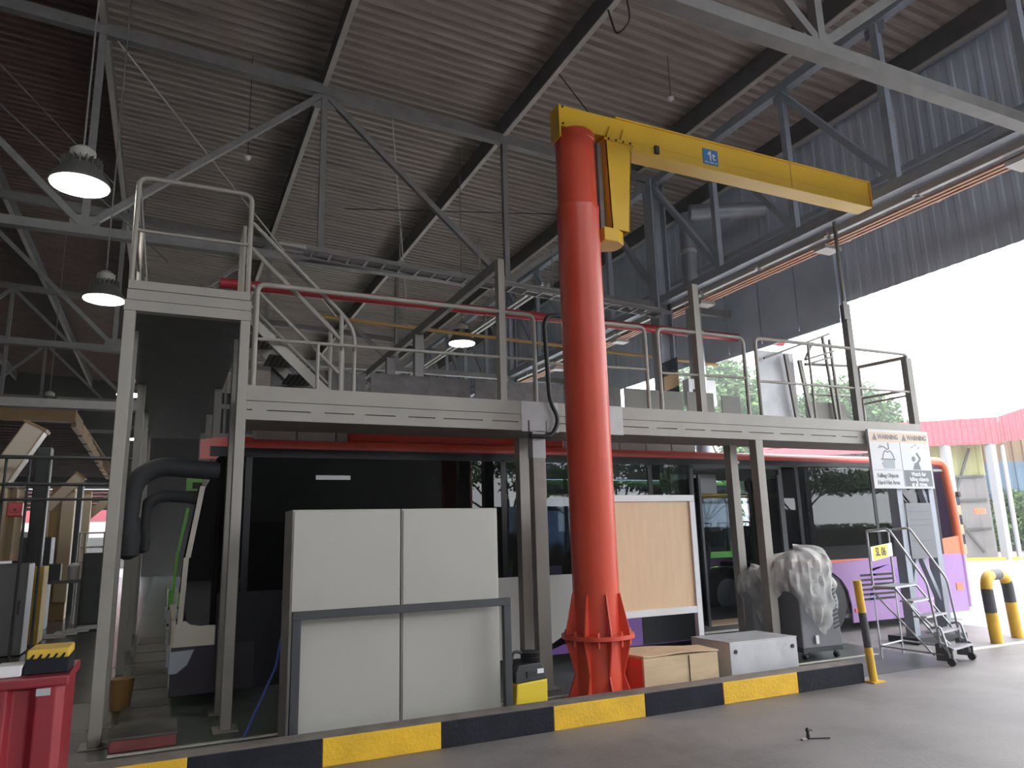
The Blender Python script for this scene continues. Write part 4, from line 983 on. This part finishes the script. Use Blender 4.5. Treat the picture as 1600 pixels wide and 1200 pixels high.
    # wheels
    for x in (2.7, 9.4):
        for yy in (y0 + 0.02, y1 - 0.3):
            o = T([(x, yy, 0.48), (x, yy + 0.28, 0.48)], 0.475, 28).build('wheel', 'black', t, smooth=S30)
            T([(x, yy - 0.01, 0.48), (x, yy + 0.02, 0.48)], 0.28, 20).build('hub', 'duct', o, smooth=S30)
    # seats
    def seat(x, y, z):
        m = MB(); m.box(x - 0.2, x + 0.2, y, y + 0.42, z + 0.38, z + 0.46); m.prism([(x + 0.16, z + 0.42), (x + 0.24, z + 0.42), (x + 0.33, z + 1.05), (x + 0.27, z + 1.1), (x + 0.2, z + 0.9)], 0.42, (0, y, 0)); m.box(x - 0.05, x + 0.1, y + 0.17, y + 0.25, z, z + 0.4)
        o = m.build('seat', 'seat', t, bevel=0.015)
        T(fillet([(x + 0.28, y + 0.08, z + 1.04), (x + 0.3, y + 0.08, z + 1.17), (x + 0.3, y + 0.34, z + 1.17), (x + 0.28, y + 0.34, z + 1.04)], 0.07), 0.014, 6).build('grab_handle', 'black', o, smooth=S30)
    for x in (4.3, 5.1, 5.9): 
        for y in (y0 + 0.15, y0 + 0.6): seat(x, y, 0.28)
    for x in (6.9, 7.7, 8.5): seat(x, y1 - 0.6, 0.28)
    for x in (9.6, 10.4, 11.2, 12.0):
        for y in (y0 + 0.12, y0 + 0.56, y1 - 0.98, y1 - 0.55): seat(x, y, 0.6)
    for x, y in ((4.75, y0 + 1.1), (6.4, y0 + 1.4), (8.75, y0 + 0.5), (7.6, y0 + 1.6), (9.3, y0 + 1.1)): T([(x, y, 0.28), (x, y, 2.56)], 0.018, 8).build('grab_pole', 'pole', t, smooth=S30)
    for y in (y0 + 0.9, y0 + 1.6): T([(4.0, y, 2.2), (12.2, y, 2.2)], 0.016, 8).build('ceiling_rail', 'pole', t, smooth=S30)
    B(7.0, 7.9, y0 + 0.55, y0 + 0.6, 2.2, 2.5).build('sign_box', 'cabin', t)
    # doorway
    if open_door:
        for x in (6.94, 8.68): B(x, x + 0.06, y0 - 0.005, y0 + 0.05, 0.16, 2.58).build('door_frame_post', 'barrier', t)
        B(6.94, 8.74, y0 - 0.005, y0 + 0.05, 2.54, 2.6).build('door_frame_head', 'barrier', t)
        B(6.98, 8.68, y0 + 0.0, y0 + 0.1, 0.20, 0.225).build('door_sill', 'bus_white', t)
        B(6.98, 8.68, y0 + 0.1, y0 + 0.6, 0.21, 0.29).build('step_floor', 'crate', t)
        for x in (7.05, 8.6):
            dl = B(x, x + 0.04, y0 - 0.05, y0 + 0.62, 0.3, 0.36).build('door_leaf', 'barrier', t)
            B(x, x + 0.04, y0 - 0.05, y0 - 0.01, 0.36, 2.45).build('leaf_stile', 'barrier', dl); B(x, x + 0.04, y0 + 0.58, y0 + 0.62, 0.36, 2.45).build('leaf_stile', 'barrier', dl)
            B(x + 0.015, x + 0.021, y0 - 0.01, y0 + 0.58, 0.36, 2.4).build('leaf_glass', 'glass', dl)
    else:
        B(6.98, 8.66, y0 + 0.01, y0 + 0.02, 0.3, 2.56).build('door_glass', 'glass', t); B(7.8, 7.86, y0, y0 + 0.03, 0.2, 2.58).build('door_centre_stile', 'barrier', t)
        B(6.98, 8.66, y0 + 0.01, y0 + 0.03, 0.14, 0.3).build('door_kick', 'barrier', t)
        B(8.66, 9.06, y0, y0 + 0.03, 1.12, 2.58).build('blank_panel', 'bus_black', t)
    if open_door: B(8.74, 9.06, y0 + 0.008, y0 + 0.014, 1.12, 2.59).build('window_pane', 'glass', t)
    B(1.55, 1.95, y0 - 0.002, y0 + 0.004, 2.33, 2.38).build('window_sticker', 'tape', t)
    B(7.75, 7.9, y0 - 0.006, y0, 2.62, 2.66).build('door_lamp', 'white', t)
    if open_door: B(12.9, 12.98, y0 - 0.05, y0 + 0.02, 2.1, 2.2).build('rear_camera', 'black', t, bevel=0.02)
    # mirror on a curved arm at the front corner
    pth = fillet([(0.5, y0 + 0.06, 2.42), (-0.1, y0 - 0.02, 2.46), (-0.32, y0 - 0.04, 2.3), (-0.36, y0 - 0.04, 1.75)], 0.25, 8)
    T(pth, 0.1, 12).build('mirror_arm', 'mirror', t, smooth=S30)
    MB().lathe([(0.03, 0), (0.11, 0.04), (0.12, 0.2), (0.1, 0.42), (0.03, 0.46)], 14, (-0.33, y0 - 0.02, 1.5)).build('mirror_head', 'mirror', t, smooth=S30)
    return t
M['bus_purple_dark'] = mat('bus_purple_dark', (0.014, 0.009, 0.018), 0.35)
M['bus_purple_soft'] = mat('bus_purple_soft', (0.28, 0.15, 0.45), 0.28)
bus(8.62, 'white and purple city bus with red roof edge parked behind the gantry', dict(low1='bus_white', low2='bus_purple', low3='bus_lit_purple', front='bus_cream', edge='bus_red', edge2='bus_orange'))
bus(14.0, 'green city bus parked in the next bay, seen past the nearer bus', dict(low1='bus_green', low2='bus_green', low3='bus_green', front='bus_green', edge='bus_green', edge2='bus_green'), False, 'green_bus')

# ================================================================ WORKSHOP AT THE FAR LEFT
bo = thing('spray_booth', 'ochre booth canopy with slatted underside at the far left', 'booth', (-4, 30, 0))
B(-4.05, -2.3, 22.0, 22.25, 4.85, 5.45).build('front_fascia', 'booth', bo)
for k in range(9): B(-2.42 - k * 0.03, -2.3 - k * 0.03, 22.3 + k * 2.0, 23.9 + k * 2.0, 4.75, 5.15 - 0.02 * k).build('edge_panel', 'booth', bo)
for k in range(30): B(-6.2, -2.45, 22.5 + k * 0.6, 22.62 + k * 0.6, 4.86, 4.98).build('slat', 'roof_red', bo)
B(-6.2, -2.4, 22.2, 40.5, 5.2, 5.25).build('canopy_top', 'booth', bo)
def colm(x0, x1, y, z1, lab, m='booth', shine=True):
    t = thing('booth_column', lab, 'column', ((x0 + x1)/2, y, 0))
    B(x0, x1, y, y + 0.4, 0, z1).build('shaft', m, t, bevel=0.02)
    if shine: B(x0 + (x1 - x0)*0.45, x1 + 0.02, y - 0.06, y, 0.4, z1 - 0.1).build('pale_highlight', 'booth_shine', t, bevel=0.02)  # raised pale strip imitates the white highlight on the column
colm(-2.42, -1.95, 20, 3.0, 'ochre column with a pale highlight on its face, nearer of the booth columns')
colm(-2.7, -2.1, 26, 3.3, 'ochre column farther back, right of the dark post')
colm(-2.25, -2.02, 16, 3.5, 'dark steel column in front of the ochre booth columns', 'dark', False)
colm(-2.2, -1.98, 22, 3.3, 'dark narrow column between two ochre columns', 'dark', False)
def duct(p, q, w, lab):
    t = thing('sloping_duct', lab, 'duct', p)
    MB().bar(p, q, w, w * 0.8).build('duct_run', 'booth_shine', t, bevel=0.02)
    B(p[0] - w*0.3, p[0] + w*0.3, p[1] - w*0.3, p[1] + w*0.3, 0.0, p[2] + w*0.2).build('vertical_duct', 'booth_shine', t, bevel=0.02)
    MB().bar(Vector(q) - (Vector(q) - Vector(p)).normalized()*0.05, q, w * 1.1, w * 0.9).build('duct_collar', 'booth', t)
    return t
duct((-2.62, 14, 2.35), (-1.98, 14, 3.6), 0.4, 'pale sloping duct at the far left edge, largest of three')
duct((-2.5, 20, 2.5), (-1.85, 20, 3.3), 0.3, 'pale sloping duct over the ochre column, middle of three')
duct((-2.3, 27, 2.5), (-1.6, 27, 3.2), 0.3, 'pale sloping duct farthest back beside the portal post')
t = thing('booth_curtain', 'pale draped curtain hanging below the largest sloping duct', 'curtain', (-2.6, 13.9, 1.7))
m = MB(); pts = [(-2.95 + 0.9*i/18, 13.9 + 0.05*math.sin(i*1.9)) for i in range(19)]
m.add([(x, y, z) for x, y in pts for z in (1.45, 2.6)], [(2*i, 2*i+2, 2*i+3, 2*i+1) for i in range(18)]); m.build('cloth', 'booth_shine', t, smooth=1.5)
B(-2.97, -2.03, 13.86, 13.94, 2.58, 2.63).build('curtain_rail', 'steel', t)
def cab(x0, x1, y, z1, m, lab, nm='machine_cabinet', cat='cabinet', z0=0.0, d=0.6):
    t = thing(nm, lab, cat, ((x0 + x1)/2, y, z0))
    B(x0, x1, y, y + d, z0 + 0.02, z1).build('body', m, t, bevel=0.015)
    B(x0 + 0.03, x1 - 0.03, y - 0.012, y, z0 + 0.08, z1 - 0.06).build('front_panel', m, t, bevel=0.006)
    B(x1 - 0.1, x1 - 0.07, y - 0.03, y - 0.012, z0 + (z1 - z0)*0.45, z0 + (z1 - z0)*0.6).build('handle', 'black', t)
cab(-2.75, -1.9, 14, 1.4, 'greybox', 'wide grey machine cabinet at the left edge, lowest part of the workshop')
cab(-2.12, -1.85, 15.3, 1.32, 'box_y', 'small ochre-fronted cabinet beside the wide grey machine cabinet')
cab(-2.75, -2.1, 18, 1.85, 'dark', 'tall dark cabinet behind the ochre-fronted cabinet')
cab(-2.12, -1.93, 13, 2.31, 'pipe_red', 'small dark red box hung on a post at the far left', 'wall_box', 'box', 2.08, 0.2)
cab(-2.85, -2.4, 19, 1.98, 'white', 'pale narrow locker standing behind the tall dark cabinet', 'locker', 'locker', 0, 0.4)
cab(-1.5, -1.1, 18, 1.5, 'dark', 'black machine beside the pale railing left of the portal post', 'dark_machine', 'machine')
t = thing('work_bench', 'cluttered dark work bench between the cabinets and the railing', 'bench', (-1.85, 18, 0))
B(-2.2, -1.5, 18, 18.7, 0.9, 0.96).build('bench_top', 'greybox', t)
for x in (-2.17, -1.57): B(x, x + 0.06, 18.05, 18.65, 0.0, 0.9).build('leg', 'steel', t)
tag(B(-2.1, -1.9, 18.1, 18.4, 0.96, 1.3).build('tool_case', 'dark', None, bevel=0.01), 'dark tool case on the left end of the work bench', 'case')
tag(MB().lathe([(0.1, 0), (0.11, 0.28), (0.05, 0.34)], 14, (-1.68, 18.3, 0.965)).build('drum', 'white', smooth=S30), 'small white drum on the right end of the work bench', 'drum')
t = thing('floor_railing', 'pale tube railing standing left of the portal post', 'railing', (-1.45, 19, 0))
for x in (-1.68, -1.57, -1.2): T([(x, 19, 0), (x, 19, 1.95)], 0.025, 8).build('post', 'rail_pale', t)
for z in (0.65, 1.05, 1.3, 1.62, 1.93): T([(-1.68, 19, z), (-1.2, 19, z)], 0.018, 8).build('rail', 'rail_pale', t)
t = thing('white_pile', 'flat white crumpled sheets on the workshop floor', 'sheets', (-1.6, 16.5, 0))
for i in range(4): B(-1.95 + i*0.16, -1.55 + i*0.17, 16.2 + i*0.3, 17.0 + i*0.3, 0.006 + i*0.012, 0.016 + i*0.012).build('sheet', 'tape', t)
t = thing('pipe_frame', 'dark horizontal pipes and a beam framing the workshop left of the portal', 'frame', (-4, 13.2, 0))
for z, r in ((2.98, 0.03), (2.575, 0.025), (2.35, 0.02)): T([(-9, 13, z), (-0.5, 13, z)], r, 8).build('pipe', 'dark', t)
B(-9, -0.5, 13.9, 14.1, 3.9, 4.04).build('beam', 'steel', t)
for x in (-9, -6, -3.2): B(x, x + 0.1, 13.4, 13.5, 0, 4.0).build('post', 'dark', t)
for x in (-2.2, -1.9, -1.65): T([(x, 13.05, 0.0), (x, 13.05, 3.0)], 0.02, 8).build('riser_pipe', 'dark', t)

# ================================================================ OUTSIDE
def corr_wall(m, a, b, z0, z1a, z1b=None, pitch=0.25, amp=0.03):
    """vertical ribbed sheet between plan points a and b"""
    a, b = Vector((*a, 0)), Vector((*b, 0)); d = b - a; n = max(2, int(d.length / pitch)); nr = Vector((d.y, -d.x, 0)).normalized(); z1b = z1b or z1a; vs = []; pp = []
    for i in range(n):
        for t, h in ((0, 0), (0.45, 0), (0.55, 1), (0.9, 1)): pp.append(((i + t) / n, h * amp))
    pp.append((1, 0))
    for sgn in (0, 0.02):
        for t, h in pp:
            p = a + d*t + nr*(h - sgn); z = z1a + (z1b - z1a)*t; vs += [(p.x, p.y, z0 if not isinstance(z0, tuple) else z0[0] + (z0[1]-z0[0])*t), (p.x, p.y, z)]
    k = len(pp); fs = [(2*i, 2*i+2, 2*i+3, 2*i+1) for i in range(k-1)] + [(2*k+2*i, 2*k+2*i+1, 2*k+2*i+3, 2*k+2*i+2) for i in range(k-1)] + [(2*i, 2*k+2*i, 2*k+2*i+2, 2*i+2) for i in range(k-1)] + [(2*i+1, 2*i+3, 2*k+2*i+3, 2*k+2*i+1) for i in range(k-1)]
    return m.add(vs, fs)
sh = thing('red_shed', 'open-fronted shed with red ribbed fascia and pale braced wall at the right', 'shed', (32, 21, 0))
corr_wall(MB(), (27.5, 23.5), (33.6, 20.0), 5.05, 6.1, 6.24).build('fascia', 'red_shed', sh)
corr_wall(MB(), (33.62, 19.98), (40.5, 12.5), (5.12, 6.0), 6.26, 9.2).build('side_fascia', 'red_shed', sh)
for p in ((33.3, 20.35), (31.6, 21.3)): MB().bar((*p, 0.0), (*p, 5.05), 0.34, 0.3).build('post', 'shed_post', sh)
T([(33.75, 20.1, 0), (33.75, 20.1, 5.0)], 0.1, 10).build('rain_pipe', 'shed_post', sh)
corr_wall(MB(), (31.5, 22.9), (34.2, 21.3), 0.05, 3.7, None, 0.9, 0.015).build('pale_wall', 'shed_wall', sh)
corr_wall(MB(), (31.3, 23.0), (34.2, 21.3), 3.75, 5.2, None, 0.5, 0.03).build('yellow_sheet', 'sheet_y', sh)
for z in (1.35, 2.65, 3.72): MB().bar((31.6, 22.7, z), (34.0, 21.3, z), 0.08, 0.1).build('girt', 'greybox', sh)
for p, q in (((31.9, 22.6, 3.7), (33.6, 21.5, 0.3)), ((33.6, 21.5, 5.0), (31.9, 22.6, 0.2)), ((31.8, 22.6, 5.0), (32.6, 22.1, 3.6))): MB().bar(p, q, 0.07, 0.1).build('brace', 'greybox', sh)
corr_wall(MB(), (27.0, 27.0), (31.3, 23.0), 0.0, 5.0, None, 0.5, 0.03).build('inner_wall', 'greybox', sh)
MB().add([(27.5, 23.6, 5.9), (33.6, 20.1, 6.0), (40.5, 12.6, 8.9), (44, 26, 8.0), (31, 32, 6.0)], [(0, 1, 4), (1, 2, 3), (1, 3, 4)]).build('roof_deck', 'red_shed', sh)
B(32.4, 33.2, 20.9, 20.95, 2.0, 2.25).build('small_red_sign', 'bus_orange', sh)
for k in range(6): B(31.45, 31.75, 21.08, 21.12, 0.3 + k * 0.42, 0.72 + k * 0.42).build('hazard_stripe', 'kerb_b' if k % 2 else 'sheet_o', sh)
MB().prism([(0, 0), (3.2, -1.7), (3.2, -1.5), (0, 0.2)], 0.12, (31.3, 21.3, 0.0), (1,0,0), (0,1,0), (0,0,1)).build('painted_kerb', 'bollard_y', sh)
bb = thing('banded_building', 'ochre and pale blue ribbed building behind the shed at the right edge', 'building', (45, 27, 0))
corr_wall(MB(), (41.0, 28.0), (58.0, 14.0), 5.0, 7.4, None, 0.5, 0.05).build('upper_band', 'sheet_o', bb)
corr_wall(MB(), (41.0, 28.0), (58.0, 14.0), 2.9, 5.0, None, 0.5, 0.05).build('lower_band', 'sheet_b', bb)
corr_wall(MB(), (41.0, 28.3), (58.0, 14.3), 0.0, 2.9, None, 0.5, 0.02).build('plinth', 'dark', bb)
rb = thing('far_red_building', 'distant red-roofed building glimpsed between the gantry and the bus', 'building', (40, 40, 0))
B(36, 62, 36, 37, 6.2, 8.2).build('fascia', 'red_shed', rb); B(36, 62, 36.5, 37.6, 0, 6.2).build('wall', 'shed_wall', rb)
fb = thing('far_pink_building', 'distant red-banded building seen through the far end of the workshop', 'building', (-8, 62, 0))
B(-30, 6, 60, 60.4, 3.3, 5.4).build('fascia', 'red_shed', fb); B(-30, 6, 60.5, 61, 0, 2.2).build('plinth_wall', 'greybox', fb); B(-30, 6, 64, 64.5, 2.0, 3.4).build('white_band', 'white', fb)

# trees
def leaf_mesh(name, n, m, rx, rz, size, seed, flat=0.6):
    rnd = random.Random(seed); mb = MB()
    for i in range(n):
        u, v = rnd.random() * 2 * PI, math.acos(2 * rnd.random() - 1); r = rnd.random() ** 0.35
        clump = 1 + 0.35 * noise.noise((math.cos(u)*2 + seed, math.sin(u)*2, math.cos(v)*2))
        p = Vector((rx*r*clump*math.sin(v)*math.cos(u), rx*r*clump*math.sin(v)*math.sin(u), rz*r*clump*math.cos(v)))
        a = Vector((rnd.uniform(-1,1), rnd.uniform(-1,1), rnd.uniform(-flat,flat))).normalized(); b = a.cross(Vector((rnd.uniform(-1,1), rnd.uniform(-1,1), rnd.uniform(0,1)))).normalized()
        s = size * rnd.uniform(0.6, 1.3)
        mb.add([p - a*s - b*s*0.5, p + a*s*0.2 - b*s*0.6, p + a*s, p + a*s*0.1 + b*s*0.6], [(0,1,2,3)])
    me = D.meshes.new(name); me.from_pydata(mb.v, [], mb.f); me.materials.append(M[m]); return me
LM1 = leaf_mesh('foliage', 5200, 'leaf', 3.2, 2.6, 0.2, 3); LM2 = leaf_mesh('foliage', 3600, 'leaf_pale', 1.7, 1.5, 0.13, 5); LM3 = leaf_mesh('foliage', 1000, 'leaf', 3.0, 0.7, 0.15, 8)
def tree(x, y, h, me, crowns, lab, trunk=0.22, sc=1.0, nm='tree'):
    t = thing(nm, lab, 'tree', (x, y, 0))
    mb = MB().tube([(x, y, 0), (x + 0.2, y, h*0.35), (x, y + 0.1, h*0.7)], [trunk, trunk*0.8, trunk*0.5], 10)
    for cx_, cy_, cz_ in crowns: mb.tube([(x + 0.1, y, h*0.4), (x + cx_*0.6, y + cy_*0.6, h*0.4 + (cz_ - h*0.4)*0.8), (x + cx_, y + cy_, cz_)], [trunk*0.55, trunk*0.35, trunk*0.12], 8)
    mb.build('trunk', 'bark', t, smooth=S30)
    for i, (cx_, cy_, cz_) in enumerate(crowns):
        o = D.objects.new('foliage', me); COL.objects.link(o); o.parent = t; o.location = (cx_, cy_, cz_); o.rotation_euler = (0, 0, i * 1.3); o.scale = (sc,) * 3; o['kind'] = 'stuff'
    return t
tree(41.5, 46.5, 12, LM1, [(0, 0, 12), (2.5, -1, 10.5), (-2.5, 1, 10.8), (0.5, 2, 13.5)], 'leafy green tree beyond the middle of the gantry, left of the grey gate plate', sc=1.1)
tree(49.8, 42.2, 11, LM1, [(0, 0, 11), (2, -1, 9.5), (-2, 1, 9.8)], 'leafy green tree beyond the gantry, right of the grey gate plate')
tree(46.2, 44.5, 7, LM1, [(0, 0, 6), (-3, 1, 6.5), (3, -1.5, 6)], 'lower green tree between the two taller trees beyond the gantry')
for i, (x, y) in enumerate(((46.2, 27.6), (43.8, 26.4), (49.5, 26.5))):
    t = tree(x, y, 2.4, LM2, [(0, 0, 2.1), (1.3, -0.9, 1.4), (-1.2, 0.8, 1.3)], ('leafy bush at the right edge below the blue wall', 'leafy bush right behind the shed post', 'taller leafy bush farther right by the banded building')[i], 0.08, nm='bush')
# rain trees across the road behind the viewpoint: they show as reflections in the bus windows
for i, (x, y) in enumerate(((19.5, -25), (27, -24), (34, -22), (44, -25), (54, -22))):
    tree(x, y, 5.5, LM3, [(0, 0, 6.0), (3.5, 0.5, 5.2), (-3.5, -0.6, 5.4), (1.5, 1.5, 6.8), (-5.5, 0.8, 4.6), (5.8, -0.8, 4.7)],
         ('spreading tree across the road, reflected in the front bus windows', 'spreading tree across the road, reflected beside the crane column', 'spreading tree across the road, reflected near the bus door', 'spreading tree across the road, reflected in the rear bus windows', 'spreading tree across the road, farthest along, reflected behind the warning sign')[i], 0.16)

hd = thing('added_hedge', 'added dark row of leaves across the road, darkening low bus window reflections', 'added_hedge', (25, -28, 0))  # unseen; added to keep the low window reflections dark
m = leaf_mesh('foliage', 6000, 'leaf', 42, 0.9, 0.2, 11) if False else MB()
rnd = random.Random(4)
for i in range(9000):
    p = Vector((rnd.uniform(-15, 75), -28.5 + rnd.uniform(-0.5, 0.5), rnd.uniform(0.05, 1.75))); a = Vector((rnd.uniform(-1, 1), rnd.uniform(-1, 1), rnd.uniform(-1, 1))).normalized() * 0.22; b = a.cross(Vector((0.3, 1, 0.2))).normalized() * 0.14
    m.add([p - a, p - b, p + a, p + b], [(0, 1, 2, 3)])
tag(m.build('foliage', 'leaf', hd), kind='stuff')
B(-15, 75, -28.9, -28.1, 0, 1.5).build('woody_core', 'bark', hd)

GROUPS = dict(roof_purlin='roof purlins', roof_truss='roof trusses', high_bay_lamp='high bay lamps', steel_column='steel columns along the right side', stay_rod='stay rods under the roof',
              smoke_detector='roof detectors', cover_plate='floor plates along the bus front', booth_column='booth columns', sloping_duct='sloping ducts', tree='trees', bush='bushes at the right edge', machine_cabinet='workshop cabinets')
for o in list(COL.objects):
    k_ = o.name.split('.')[0]
    if o.parent is None and k_ in GROUPS: o['group'] = GROUPS[k_]
